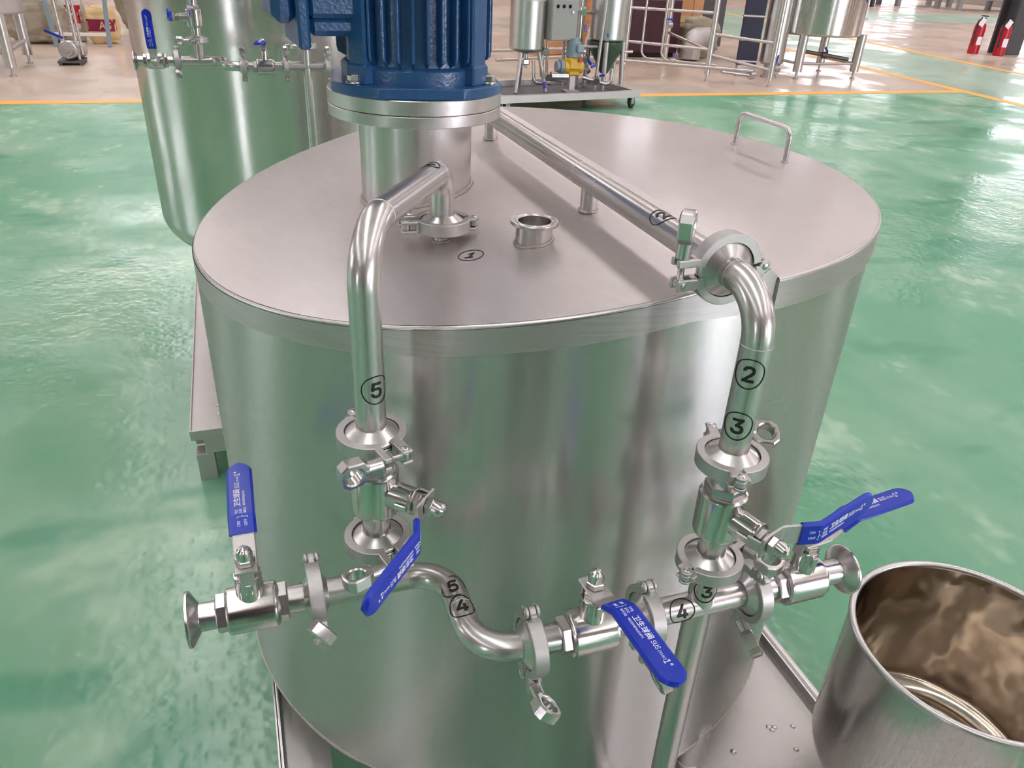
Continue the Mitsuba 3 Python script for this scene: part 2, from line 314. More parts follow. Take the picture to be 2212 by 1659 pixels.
# hinged lid on the right
RH = 0.4335; aH = math.acos(XR / RH); an = np.linspace(-aH, aH, 160)
oz = ZR
o2 = np.stack([(RH - 0.004) * np.cos(an), (RH - 0.004) * np.sin(an), np.full(160, oz)], -1); o2[0, 0] = o2[-1, 0] = XR
c2 = np.stack([np.full(160, XR), np.linspace(o2[0, 1], o2[-1, 1], 160), np.full(160, oz)], -1)
put(MT + '__hinged_lid', cat(grid(c2[:, None] * (1 - ts[None, :, None]) + o2[:, None] * ts[None, :, None]), rod((XR, o2[0, 1], oz - 0.0022), (XR, o2[-1, 1], oz - 0.0022), 0.0021, 10)), 'm_lid_right', 20)
put(MT + '__hinged_lid__rim', grid(np.stack([np.stack([(RH - 0.004 + 0.004 * math.sin(t)) * np.cos(an), (RH - 0.004 + 0.004 * math.sin(t)) * np.sin(an), np.full(160, oz - 0.004 * (1 - math.cos(t)))], -1) for t in np.linspace(0, pi / 2, 7)], 1)), 'm_bright', True)
m, uv = cyl_wall(RH, ZR - 0.0318, oz - 0.004, 160, -aH, aH)
put(MT + '__hinged_lid__skirt', m, 'm_skirt', True, uv=uv)
put(MT + '__hinged_lid__handle', tube(arc_path([(0.3648, 0.0801, oz - 0.001), (0.3655, 0.078, 0.9606), (0.3715, -0.0375, 0.9596), (0.3735, -0.0362, oz - 0.001)], 0.014), 0.0037, 16), 'm_polish')
put(MT + '__hinged_lid__weld_bead', cat(bead(ring_path((0.3648, 0.0801, oz + 0.0006), 0.0045, n=24), 0.0012, 5), bead(ring_path((0.3735, -0.0362, oz + 0.0006), 0.0045, n=24), 0.0012, 6)), 'm_weld')
leg = shp(cat(cyl(0.021, 0.0, 0.07, 32)), 'm_polish')
foot = shp(cat(cyl(0.0075, 0, 0.012), cyl(0.0155, -0.006, 0.002)), 'm_offwhite')
for x, y in ((0.15, -0.386), (-0.15, -0.386), (0.15, 0.386), (-0.15, 0.386)):
    k = num(MT + '__leg'); put(k, leg, None, to=shift(x, y, 0.153)); put(k + '__foot', foot, None, to=shift(x, y, 0.1426))
ge = [(r_ * math.cos(aH), r_ * math.sin(aH) * sg) for sg in (1, -1) for r_ in (0.4295, RH)]
put(MT + '__hinged_lid__skirt_end', cat(*[trimesh.Trimesh([(*ge[i], ZR - 0.0318), (*ge[i + 1], ZR - 0.0318), (*ge[i + 1], ZR - 0.002), (*ge[i], ZR - 0.002)], [[0, 1, 2], [0, 2, 3]], process=False) for i in (0, 2)]), 'm_skirt', False)
# motor column and its flange
CX, CY, RC = -0.1505, 0.0144, 0.0695
a = np.linspace(0, 2 * pi, 96); x, y = CX + RC * np.cos(a), CY + RC * np.sin(a)
put(MT + '__support_column', grid(np.stack([np.c_[x, y, lidz(x) - 0.002], np.c_[x, y, np.full(96, 0.9825)]], 1)), 'm_pipe', True)
put(MT + '__support_column__weld_bead', bead(ring_path((CX, CY, 0), RC + 0.001, lambda x, y: lidz(x) + 0.0012, n=120), 0.0024, 1), 'm_weld')
fl = shp(revolve([(0, 0), (0.1042, 0), (0.105, 0.0008), (0.105, 0.0122), (0.1042, 0.013), (0, 0.013)], 96), 'm_bright')
put(MT + '__mounting_flange', fl, None, to=shift(CX, CY, 0.9817)); put(MT + '__mounting_flange_001', shp(revolve([(0, 0), (0.1042, 0), (0.105, 0.0008), (0.105, 0.0156), (0.1042, 0.0164), (0, 0.0164)], 96), 'm_bright'), None, to=shift(CX, CY, 0.9953))
# bare nozzle: a short tube with a clamp flange and an open bore
def ferrule_prof(rt, rf, h, t=0.0029):
    return [(rt, h), (rt + 0.0012, h - 0.0004), (rt + (rf - rt) * 0.86, t + 0.0012), (rf - 0.0004, t + 0.0002), (rf, t - 0.0004), (rf, 0.0005), (rf - 0.0005, 0)]
nx, ny = -0.0815, -0.2375; nz = float(lidz(nx))
put(MT + '__nozzle', mv(revolve([(0.0190, -0.004), (0.0190, 0.0165), (0.0205, 0.0180), (0.0248, 0.0186), (0.0252, 0.0190), (0.0252, 0.0216), (0.0247, 0.0221), (0.0222, 0.0221), (0.0216, 0.0213), (0.0202, 0.0213), (0.0196, 0.0221), (0.0176, 0.0221), (0.0171, 0.0216), (0.0171, -0.004)], 56), (nx, ny, nz)), 'm_polish', 24)
put(MT + '__nozzle__weld_bead', bead(ring_path((nx, ny, 0), 0.0197, lambda x, y: lidz(x) + 0.0008, n=70), 0.0017, 2), 'm_weld')
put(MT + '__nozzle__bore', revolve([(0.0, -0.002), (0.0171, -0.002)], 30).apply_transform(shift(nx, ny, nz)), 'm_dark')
sx, sy = -0.1638, -0.1747; sz = float(lidz(sx))
put(MT + '__nozzle_001', mv(cat(cyl(0.0095, -0.003, 0.012), revolve([(0.0095, 0.004), (0.013, 0.0125), (0.0248, 0.0154), (0.0252, 0.0158), (0.0252, 0.0182), (0, 0.0182)], 40)), (sx, sy, sz)), 'm_polish')
put(MT + '__nozzle_001__weld_bead', bead(ring_path((sx, sy, 0), 0.0102, lambda x, y: lidz(x) + 0.0006, n=40), 0.0013, 4), 'm_weld')

# number stickers: a printed ring and digit, flat or wrapped round a pipe
def sticker_flat(ch, d=0.0255, h=0.0132, slant=0.0):
    a = np.linspace(0, 2 * pi, 73)[:-1]; r = d / 2
    ring = grid(np.stack([np.stack([q * np.cos(a), q * np.sin(a), np.full(72, z)], -1) for q, z in ((r - 0.0004, 0.0), (r - 0.0004, 0.0003), (r + 0.0004, 0.0003), (r + 0.0004, 0.0))], 1), True, True)
    t = meshkit.text_mesh(ch, h, 0.0003, bold=True); t.apply_translation(-t.bounds.mean(0) + [0, 0, 0.00015]); t = t.subdivide_to_size(0.0022, max_iter=12)
    t.vertices[:, 0] = t.vertices[:, 0] * 1.08 + slant * t.vertices[:, 1]
    return cat(ring, t)
def wrap(m, o, up, out, r):
    up = unit(up); e1 = V(out, float); e1 = unit(e1 - up * (e1 @ up)); e2 = np.cross(up, e1); v = m.vertices; a = v[:, 0] / r; q = r + 0.0002 + v[:, 2]
    k = m.copy(); k.vertices = V(o) + v[:, 1:2] * up + q[:, None] * (np.cos(a)[:, None] * e1 + np.sin(a)[:, None] * e2); return k
def sticker(key, ch, o, up, out, r=0.0127, rot=0.0):
    k = put(num(key + '__number_sticker'), wrap(mv(sticker_flat(ch), rotz(rot)), o, up, out, r), 'm_black', False); labels[k] = {'label': f'black printed number {ch} in a thin ring'}
fr = frame((-0.149, -0.2355, float(lidz(-0.149)) + 0.0002), (-SL, 0, 1), (0.94, -0.34, 0))
k = put(MT + '__number_sticker', mv(sticker_flat('1', 0.0262, 0.0118, 0.35), fr), 'm_black', False); labels[k] = {'label': 'black printed number 1 in a thin ring'}

# ---------------------------------------------------------------- the blue motor
MO = 'electric_motor'
labels[MO] = {'label': 'blue ribbed electric motor with a terminal box, bolted on the column of the front tank', 'category': 'motor'}
va = math.atan2(CAM[1] - CY, CAM[0] - CX) + 0.08
sq = affinity.rotate(sbox(-0.0985, -0.0985, 0.0985, 0.0985), math.degrees(va), origin=(0, 0))
flp = Point(0, 0).buffer(0.1085, 48).intersection(sq)
ct = V([CX, CY, 0])
put(MO + '__flange', mv(plate(flp, 0.0118, 0.0012), ct + [0, 0, 1.0119]), 'm_blue')
put(MO + '__hub', mv(revolve([(0.07, 0), (0.0865, 0), (0.0865, 0.016), (0.084, 0.0185), (0.08, 0.0195)], 72), ct + [0, 0, 1.0225]), 'm_blue')
put(MO + '__frame', mv(revolve([(0.0795, 1.038), (0.0795, 1.30), (0.06, 1.306), (0, 1.306)], 72), ct), 'm_blue')
put(MO + '__fan_cover', mv(revolve([(0.088, 1.300), (0.092, 1.303), (0.092, 1.36), (0.08, 1.375), (0, 1.378)], 72), ct), 'm_blue')
finpoly = V([(-0.0022, 0.0), (-0.0014, 0.0145), (0.0014, 0.0145), (0.0022, 0.0)])
fin = mv(plate(V([(0, 0), (0.012, 0.006), (0.0135, 0.012), (0.0135, 0.25), (0, 0.255)]), 0.0034, 0.0008), (0, 0, -0.0017))
fin.apply_transform(np.array([[1, 0, 0, 0.0785], [0, 0, 1, 0], [0, 1, 0, 1.042], [0, 0, 0, 1.0]]))
fin = shp(fin, 'm_blue', 20)
pads = [va - 0.82, va + 0.82, va + 2.4, va - 2.4]
for i in range(34):
    a = va + (i + 0.5) * 2 * pi / 34
    if min(abs((a - b + pi) % (2 * pi) - pi) for b in pads) < 0.17 or abs((a - (pi + 0.25) + pi) % (2 * pi) - pi) < 0.42: continue
    put(num(MO + '__fin'), fin, None, to=shift(CX, CY) @ rotz(a))
pad = shp(cat(block(0.018, 0.026, 0.27, (0.0855, 0, 1.173), 0.002), block(0.022, 0.03, 0.022, (0.086, 0, 1.0335), 0.002)), 'm_blue', 20)
bolt = shp(cat(cyl(0.0098, 0, 0.0016), cyl(0.0092, 0.0016, 0.0028), hexa(0.0135, 0.0028, 0.0098, 0.001)), 'm_polish')
for a in pads:
    put(num(MO + '__bolt_pad'), pad, None, to=shift(CX, CY) @ rotz(a)); put(num(MO + '__bolt'), bolt, None, to=shift(CX, CY, 1.0237) @ rotz(a + (0.17 if a > va else -0.02)) @ shift(0.0975, 0, 0) @ rotz(0.4))
tb = shift(CX, CY, 0) @ rotz(pi + 0.06)
put(MO + '__terminal_box', mv(cat(block(0.056, 0.098, 0.115, (0.100, 0, 1.1465), 0.005), block(0.056, 0.09, 0.02, (0.100, 0, 1.081), 0.006)), tb), 'm_blue', 25)
put(MO + '__terminal_box__cover', mv(cat(block(0.013, 0.108, 0.145, (0.1345, 0, 1.131), 0.003), block(0.026, 0.09, 0.11, (0.152, 0, 1.138), 0.012)), tb), 'm_blue', 25)
put(MO + '__terminal_box__cable_gland', mv(cat(hexa(0.024, 0, 0.012), cyl(0.0095, 0.012, 0.03)), tb @ frame((0.100, 0.049, 1.175), (0, 1, 0))), 'm_blue')

# ---------------------------------------------------------------- fittings
PR = 0.0127
def ferrule(face, out, rt=PR, h=0.0105):
    """clamp flange: its face at 'face', the tube leaving along 'out'"""
    return mv(revolve([(0, 0)][:0] + ferrule_prof(rt, 0.0252, h)[::-1], 44), frame(face, out))
G = 0.0004
# tri-clamp, the pipe along z, the hinge at -y, the bolt at +y with its wing nut at +x
prof = [(0.0234, -0.0066), (0.0296, -0.0066), (0.0302, -0.006), (0.0302, 0.006), (0.0296, 0.0066), (0.0234, 0.0066), (0.0234, 0.0052), (0.0262, 0.0035), (0.0262, -0.0035), (0.0234, -0.0052), (0.0234, -0.0066)]
def sector(a0, a1):
    m = revolve(prof, 30, a0, a1); caps = []
    for a, s in ((a0, 1), (a1, -1)):
        pts, tr = trimesh.creation.triangulate_polygon(Polygon(prof[:-1]), engine='earcut'); q = np.stack([pts[:, 0] * math.cos(a), pts[:, 0] * math.sin(a), pts[:, 1]], -1); caps += [trimesh.Trimesh(q, tr[:, ::s], process=False)]
    return cat(m, caps)
hd = 0.14
halfA = cat(sector(-pi / 2 + hd, pi / 2 - 0.2), block(0.0065, 0.019, 0.0044, (0.0088, 0.0375, 0.0044)), block(0.0065, 0.019, 0.0044, (0.0088, 0.0375, -0.0044)), block(0.0065, 0.006, 0.0132, (0.0088, 0.0292, 0)),
            block(0.008, 0.010, 0.0060, (0.0045, -0.0305, 0)), cyl(0.0052, -0.003, 0.003).apply_transform(shift(0, -0.0345)))
halfB = cat(sector(pi / 2 + 0.2, 3 * pi / 2 - hd), block(0.0095, 0.0185, 0.0030, (-0.0098, 0.0365, 0.0051)), block(0.0095, 0.0185, 0.0030, (-0.0098, 0.0365, -0.0051)), block(0.008, 0.004, 0.0132, (-0.0095, 0.0285, 0)),
            [cat(block(0.010, 0.010, 0.0030, (-0.0045, -0.0305, s * 0.0051)), cyl(0.0054, s * 0.0051 - 0.0015, s * 0.0051 + 0.0015).apply_transform(shift(0, -0.0345))) for s in (-1, 1)])
pins = cat([cat(cyl(0.0022, -0.0068, 0.0068), dome(0.0033, 0.0066, 0.0012), mv(dome(0.0033, 0.0066, 0.0012), trimesh.transformations.rotation_matrix(pi, (1, 0, 0)))).apply_transform(shift(x, y)) for x, y in ((0, -0.0345), (-0.0095, 0.0405))])
thread = []
z = 0.0
while z < 0.026: thread += [(0.0024, z), (0.0029, z + 0.0006)]; z += 0.0012
boltm = cat(mv(revolve([(0, 0)] + thread + [(0, 0.026)], 14), frame((-0.006, 0.0405, 0), (1, 0, 0))), cyl(0.0046, -0.0034, 0.0034).apply_transform(shift(-0.0095, 0.0405)))
wn = Polygon([(0.0135, -0.0055), (0.0185, -0.0105), (0.0315, -0.0118), (0.0365, -0.0075), (0.0375, 0.0), (0.0365, 0.0075), (0.0315, 0.0118), (0.0185, 0.0105), (0.0135, 0.0055)]).buffer(0.0008).simplify(0.0001)
wing = cat(mv(revolve([(0.003, 0), (0.0056, 0), (0.006, 0.0006), (0.0056, 0.012), (0.0066, 0.0165), (0, 0.0165)], 22), frame((0, 0, 0), (1, 0, 0))), mv(plate(wn.difference(Point(0.0265, 0).buffer(0.0077, 12)), 0.0115, 0.0012), (0, 0, -0.00575)))
CL = {k: shp(m_, 'm_cast') for k, m_ in (('half_ring', halfA), ('half_ring_001', halfB))}
CL['hinge_pin'] = shp(pins, 'm_polish'); CL['bolt'] = shp(boltm, 'm_polish'); CL['wing_nut'] = shp(wing, 'm_polish', 28)
def clamp(label, o, axis, opening, spin=0.0, group=None):
    k = thing('pipe_clamp', label, 'pipe clamp', group); z = unit(axis); y = V(opening, float); y = unit(y - z * (y @ z)); fr = WM @ frame(o, z, np.cross(y, z))
    for p, d in CL.items():
        put(f'{k}__{p}', d, None, to=fr @ (frame((0.0122, 0.0405, 0), (0, 0, 1)) @ trimesh.transformations.rotation_matrix(spin, (1, 0, 0)) if p == 'wing_nut' else np.eye(4)))
    return k
# ball valve, the pipe along x, the stem along z, faces at +-0.0560
VL = 0.0560
vbody = cat(mv(revolve([(0.0115, -0.0225), (0.0186, -0.0225), (0.0208, -0.0212), (0.0213, -0.0195), (0.0213, 0.0185), (0.0205, 0.0212), (0.0195, 0.022), (0.0150, 0.0245), (0.0150, 0.0262), (PR, 0.0268)], 56), frame((0, 0, 0), (1, 0, 0))),
            revolve([(0.0128, 0.008), (0.0122, 0.026), (0.0116, 0.0385), (0.0122, 0.0395), (0.0122, 0.0415), (0.0117, 0.042), (0.0075, 0.042)], 32), block(0.006, 0.004, 0.012, (0, 0.0125, 0.0335)), block(0.006, 0.004, 0.012, (0, -0.0125, 0.0335)))
vtube = cat(rod((-VL + 0.008, 0, 0), (-0.022, 0, 0), PR), rod((0.02, 0, 0), (VL - 0.008, 0, 0), PR), ferrule((-VL, 0, 0), (1, 0, 0)), ferrule((VL, 0, 0), (-1, 0, 0)),
            mv(revolve([(0.0108, 0.0), (0.0113, 0.0005)] , 30), frame((-VL, 0, 0), (1, 0, 0))), mv(revolve([(0.0252, 0.0002), (0.0112, 0.0002), (0.0112, 0.02), (0, 0.02)], 30), frame((-VL, 0, 0), (1, 0, 0))), mv(revolve([(0.0252, 0.0002), (0.0112, 0.0002), (0.0112, 0.02), (0, 0.02)], 30), frame((VL, 0, 0), (-1, 0, 0))))
hexm = mv(hexa(0.031, 0, 0.0095, 0.0012), frame((-0.0315, 0, 0), (1, 0, 0)))
stem = cat(cyl(0.0046, 0.03, 0.06), hexa(0.0165, 0.0422, 0.0478), cyl(0.007, 0.0478, 0.0498))
acorn = cat(hexa(0.0152, 0.0535, 0.0600), mv(revolve([(0.0071, 0.06), (0.0071, 0.0645), (0.0062, 0.0680), (0.0042, 0.0702), (0.0018, 0.0712), (0, 0.0714)], 28), (0, 0, 0)))
HZ = [(-0.0125, 0.0005), (0.0, 0.0), (0.017, 0.0), (0.0465, 0.0175), (0.1275, 0.0195)]
def strap(pts, w, t, n_end=0, z0=0.0, w1=None):
    """a bent flat bar through the points (x, z), w wide and t thick, its far end rounded when n_end"""
    p = arc_path([(x, 0, z) for x, z in pts], 0.008, 0.2); L = np.r_[0, np.cumsum(np.linalg.norm(np.diff(p, axis=0), axis=1))]; tot = L[-1]
    if n_end:
        s = np.unique(np.r_[L[L < tot - w / 2], tot - w / 2 + w / 2 * np.sin(np.linspace(0, pi / 2, n_end))]); p = np.stack([np.interp(s, L, p[:, i]) for i in range(3)], -1); L = s
    d = np.gradient(p, axis=0); d /= np.linalg.norm(d, axis=1, keepdims=True); nn = np.stack([-d[:, 2], np.zeros(len(p)), d[:, 0]], -1)
    hw = np.full(len(p), w / 2)
    if n_end: q = np.clip(L - (tot - w / 2), 0, w / 2); hw = np.sqrt(np.maximum((w / 2) ** 2 - q ** 2, 1e-9))
    c = t * 0.42; secs = []
    for k in range(len(p)):
        h = hw[k]; ci = min(c, h * 0.8); ring = []
        for yy, zz in ((-h, -t / 2 + c), (-h + ci, -t / 2), (h - ci, -t / 2), (h, -t / 2 + c), (h, t / 2 - c), (h - ci, t / 2), (-h + ci, t / 2), (-h, t / 2 - c)):
            ring.append(p[k] + V([0, yy, 0]) + nn[k] * zz)
        secs.append(ring)
    P = np.transpose(V(secs), (1, 0, 2)); m = grid(P, True, True); caps = []
    for k, s in ((0, 1), (-1, -1)):
        f = V([[0, i, i + 1] for i in range(1, 7)]); caps.append(trimesh.Trimesh(P[:, k], f[:, ::s], process=False))
    m = cat(m, caps); m.fix_normals(); return m
hp = cat(strap(HZ[:1] + HZ[1:4], 0.0205, 0.0026), strap([(-0.0115, -0.001), (-0.0128, -0.013)], 0.012, 0.0026))
hp.apply_translation((0, 0, 0.0517))
def along(s):   # the point (x, z) at arc length s on the handle from the stem
    q = arc_path([(x, 0, z) for x, z in HZ[1:]], 0.008, 0.2); L = np.r_[0, np.cumsum(np.linalg.norm(np.diff(q, axis=0), axis=1))]; return np.interp(s, L, q[:, 0]), np.interp(s, L, q[:, 2]), np.interp(s + 0.0005, L, q[:, 0]), np.interp(s + 0.0005, L, q[:, 2])
sl = strap([(0.0315, 0.0087), (0.0465, 0.0175), (0.1275, 0.0195)], 0.0245, 0.0058, 9); sl.apply_translation((0, 0, 0.0517))
GLYPH = [[[[[4,-6],[4,3],[39,4],[39,65],[10,65],[10,74],[85,74],[85,31],[83,25],[80,23],[60,22],[57,28],[57,31],[75,31],[75,65],[49,65],[49,4],[92,3],[92,-6]]]],[[[[4,-5],[5,3],[43,3],[43,25],[15,25],[15,34],[43,34],[43,54],[22,54],[13,38],[4,42],[16,61],[22,80],[31,78],[27,63],[43,63],[43,81],[52,82],[53,63],[87,63],[87,54],[53,54],[53,34],[84,34],[84,25],[53,25],[53,4],[92,3],[92,-6]]]],[[[[6,0],[2,9],[15,14],[15,38],[4,39],[4,47],[15,47],[15,66],[4,66],[4,75],[35,75],[34,66],[24,66],[24,47],[33,47],[33,38],[24,38],[24,17],[35,19],[37,13],[59,32],[59,55],[35,56],[36,65],[59,65],[59,81],[66,82],[68,81],[68,65],[80,65],[70,75],[74,80],[77,80],[88,70],[86,65],[93,64],[93,56],[68,55],[71,36],[83,52],[91,49],[89,43],[76,27],[81,16],[94,5],[90,-3],[77,7],[69,19],[67,-5],[65,-8],[58,-10],[48,-10],[45,-1],[59,-1],[59,20],[38,0],[32,5],[32,9]]],[[[37,47],[38,50],[44,52],[55,32],[47,29]]]],[[[[8,60],[17,59],[18,36],[25,44],[32,62],[40,60],[35,48],[36,43],[47,45],[46,61],[54,61],[55,58],[60,62],[65,60],[72,52],[69,48],[76,48],[76,40],[57,38],[57,33],[60,26],[68,37],[75,35],[73,28],[63,17],[63,13],[70,9],[72,16],[79,12],[79,68],[34,68],[33,77],[88,77],[88,-5],[81,-9],[71,-9],[69,1],[61,3],[56,9],[42,0],[35,6],[34,-2],[26,-2],[26,29],[21,26],[18,30],[17,-9],[8,-9]],[[73,1],[79,0],[79,10],[77,10],[77,6]],[[56,57],[55,46],[64,47],[64,50]],[[36,7],[50,15],[52,19],[48,36],[37,35],[36,40]]],[[[9,75],[12,79],[17,80],[28,66],[20,62]]]]]
def cjk(i, h):
    ms = [trimesh.creation.extrude_polygon(Polygon(p[0], p[1:]), 3.0, engine='earcut') for p in GLYPH[i]]; m = cat(ms); m.apply_scale((h / 84, h / 84, 0.0001)); return m
def word(t, h, bold=False): return meshkit.text_mesh(t, h, 0.0003, bold)
def lettering():
    out = []
    def at(m, s, lat, sx=1.0):   # s along the handle, lat to its left
        m = m.copy(); v = m.vertices.copy(); ss = s + v[:, 0] * sx; x, z, x2, z2 = along(ss); d = np.stack([x2 - x, z2 - z], -1); d /= np.linalg.norm(d, axis=1, keepdims=True); hgt = 0.0029 + np.maximum(v[:, 2], -0.0002)
        m.vertices = np.stack([x - d[:, 1] * hgt, lat + v[:, 1], z + d[:, 0] * hgt + 0.0517], -1); out.append(m)
    at(word('ON', 0.0026), 0.0405, 0.0016); at(word('OFF', 0.0026), 0.0405, -0.0046)
    br = cat(block(0.0005, 0.0042, 0.0003, (0, 0.0026, 0)), block(0.0005, 0.0042, 0.0003, (0, -0.0026, 0)), block(0.0012, 0.0006, 0.0003, (0.0007, 0, 0)), block(0.0010, 0.0005, 0.0003, (-0.0006, 0.0046, 0)), block(0.0010, 0.0005, 0.0003, (-0.0006, -0.0046, 0)))
    at(br, 0.0496, -0.0008)
    at(word('TFE', 0.0024), 0.0522, 0.0028); at(word('200', 0.0024), 0.0522, -0.0008); at(word('WOG', 0.0024), 0.0522, -0.0046)
    for i in range(4): at(cjk(i, 0.0058), 0.0625 + i * 0.0066, 0.0006)
    at(word('WEISHENQIUFA', 0.0021), 0.0628, -0.0040); at(word('SUS', 0.0044), 0.0905, 0.0004, 0.75); at(word('(316L)', 0.0022), 0.1005, 0.0008); at(word('1"', 0.0056), 0.1098, -0.0008, 0.9)
    return cat(out)
VP = {'body': shp(vbody, 'm_mirror', 30), 'end_tube': shp(vtube, 'm_polish', 30), 'hex_collar': shp(hexm, 'm_polish', 20), 'stem': shp(stem, 'm_polish', 25), 'acorn_nut': shp(acorn, 'm_mirror', 25)}
HPp = {'handle': shp(hp, 'm_cast', 25), 'handle__sleeve': shp(sl, 'm_sleeve', 40), 'sleeve__lettering': None}
LET = shp(lettering(), 'm_white', False)
def valve(label, o, axis, stem_dir, turn, hexes=(1,), letters=True, group=None):
    k = thing('ball_valve', label, 'valve', group); x = unit(axis); z = unit(V(stem_dir, float) - x * (x @ V(stem_dir, float))); fr = WM @ frame(o, z, x)
    for p, d in VP.items():
        if p == 'hex_collar':
            for s in hexes: put(num(f'{k}__hex_collar'), d, None, to=fr @ (np.eye(4) if s > 0 else rotz(pi)))
        else: put(f'{k}__{p}', d, None, to=fr)
    h = fr @ rotz(math.radians(turn)); put(f'{k}__handle', HPp['handle'], None, to=h); kk = put(f'{k}__sleeve', HPp['handle__sleeve'], None, to=h); labels[kk] = {'label': 'blue plastic sleeve with white lettering'}
    if letters: put(f'{k}__sleeve__lettering', LET, None, to=h)
    return k

WM = np.eye(4)
ZM, YL, YR, X5, XB = 0.6275, -0.408, -0.52, -0.285, -0.2205
def seam(o, d, r=PR): return mv(revolve([(r - 0.0004, -0.0011), (r + 0.00035, 0), (r - 0.0004, 0.0011)], 28), frame(o, d))
def manifold(who):
    """the S-shaped pipe with its riser, placed by WM"""
    k = thing('manifold_pipe', who, 'pipe')
    p = arc_path([(-0.3455 + 0.008, YL, ZM), (XB, YL, ZM), (XB, YR, ZM), (-0.171 - 0.008, YR, ZM)], 0.038)
    put(k + '__pipe', mv(cat(tube(p, PR, 28), ferrule((-0.3455 + G, YL, ZM), (1, 0, 0)), ferrule((-0.171 - G, YR, ZM), (-1, 0, 0))), WM), 'm_pipe')
    put(k + '__riser', mv(cat(rod((X5, YL, ZM), (X5, YL, 0.6825 - 0.008), PR, 28), ferrule((X5, YL, 0.6825 - G), (0, 0, -1))), WM), 'm_pipe')
    put(k + '__weld_seam', mv(cat(seam((X5 - 0.026, YL, ZM), (1, 0, 0)), seam((XB - 0.038, YL, ZM), (1, 0, 0)), seam((XB, -0.464, ZM), (0, 1, 0)), seam((XB + 0.038, YR, ZM), (1, 0, 0))), WM), 'm_cast')
    return k
def crosspipe(who, low=0.20):
    k = thing('cross_pipe', who, 'pipe')
    put(k + '__pipe', mv(cat(rod((-0.0575 + 0.008, YR, ZM), (0.056 - 0.008, YR, ZM), PR, 28), ferrule((-0.0575 + G, YR, ZM), (1, 0, 0)), ferrule((0.056 - G, YR, ZM), (-1, 0, 0))), WM), 'm_pipe')
    put(k + '__riser', mv(cat(rod((0, YR, ZM), (0, YR, 0.6825 - 0.008), PR, 28), ferrule((0, YR, 0.6825 - G), (0, 0, -1))), WM), 'm_pipe')
    put(k + '__down_pipe', mv(tube(arc_path([(0, YR, ZM), (0, YR, low), (0, YR + 0.3, low)], 0.05), PR, 28), WM), 'm_pipe')
    return k
kp = manifold('S-shaped steel manifold pipe marked 5 and 4, running low across the front tank')
sticker(kp, '5', (XB - 0.0006, -0.4455, ZM), (0.1, 1, 0), (-0.16, -0.55, 0.8), PR, 0.1)
sticker(kp, '4', (XB, -0.4715, ZM), (0, 1, 0), (-0.05, -0.5, 0.86), PR, -0.05)
kc = crosspipe('short steel cross pipe marked 3 and 4 with a long pipe going down')
sticker(kc, '4', (-0.0255, YR, ZM), (1, 0, 0), (0, -0.86, 0.5), PR, pi / 2)
sticker(kc, '3', (0, YR, 0.6535), (0, 0, 1), (-0.25, -0.95, 0), PR, 0.0)

# spray pipe across the lid
k = thing('spray_pipe', 'long straight steel pipe on stub legs lying across the tank lid, marked 2', 'pipe')
ZS = 0.9443
put(k + '__pipe', cat(rod((0, 0.236, ZS), (0, -0.453, ZS), PR, 32), mv(dome(PR, 0, 0.006), frame((0, 0.236, ZS), (0, 1, 0))), ferrule((0, -0.461 + G, ZS), (0, 1, 0))), 'm_pipe')
put(k + '__weld_seam', cat([seam((0, y, ZS), (0, 1, 0)) for y in (-0.161, -0.221, -0.448)]), 'm_cast')
for y in (0.1765, -0.1915):
    kk = num(k + '__leg'); put(kk, cyl(0.0098, 0, 0.034).apply_transform(shift(0, y, 0.909)), 'm_pipe'); put(kk + '__weld_bead', bead(ring_path((0, y, 0.9118), 0.0105, n=36), 0.0016, 8), 'm_weld')
sticker(k, '2', (0, -0.3575, ZS), (0, 1, 0), (-0.25, 0, 1), PR, 0.25)
# elbow pipe down to the right valve
k = thing('elbow_pipe', 'bent steel pipe marked 2 and 3, coming off the lid pipe and going down at the right', 'pipe')
put(k + '__pipe', cat(tube(arc_path([(0, -0.469, ZS), (0, YR, ZS), (0, YR, 0.7955 + 0.008)], 0.040), PR, 32), ferrule((0, -0.461 - G, ZS), (0, -1, 0)), ferrule((0, YR, 0.7955 + G), (0, 0, 1))), 'm_pipe')
put(k + '__weld_seam', cat(seam((0, YR, 0.9035), (0, 0, 1)), seam((0, -0.478, ZS), (0, 1, 0))), 'm_cast')
sticker(k, '2', (0, YR, 0.8825), (0, 0, 1), (-0.68, -0.73, 0), PR)
sticker(k, '3', (0, YR, 0.8345), (0, 0, 1), (-0.68, -0.73, 0), PR)
# bent pipe from the lid nozzle down to the left valve
k = thing('bent_pipe', 'bent steel pipe marked 5, bridging from the lid nozzle down to the left valve', 'pipe')
zc = sz + 0.0182 + 0.0004
put(k + '__pipe', cat(tube(arc_path([(sx, sy, zc + 0.008), (sx, sy, 0.9585), (X5, YL, 0.978), (X5, YL, 0.7955 + 0.008)], [0.027, 0.046]), PR, 32), ferrule((sx, sy, zc), (0, 0, 1)), ferrule((X5, YL, 0.7955 + G), (0, 0, 1))), 'm_pipe')
u = unit((X5 - sx, YL - sy, 0.0195)); put(k + '__weld_seam', cat(seam(V([X5, YL, 0.978]) - u * 0.047, u), seam(V([sx, sy, 0.9585]) + u * 0.028, u)), 'm_cast')
sticker(k, '5', (X5, YL, 0.8465), (0, 0, 1), (0.33, -0.94, 0), PR)
sticker(k, '1', V([sx, sy, 0.9585]) + u * 0.046, -u, (-0.45, -0.1, 1), PR, 0.9)

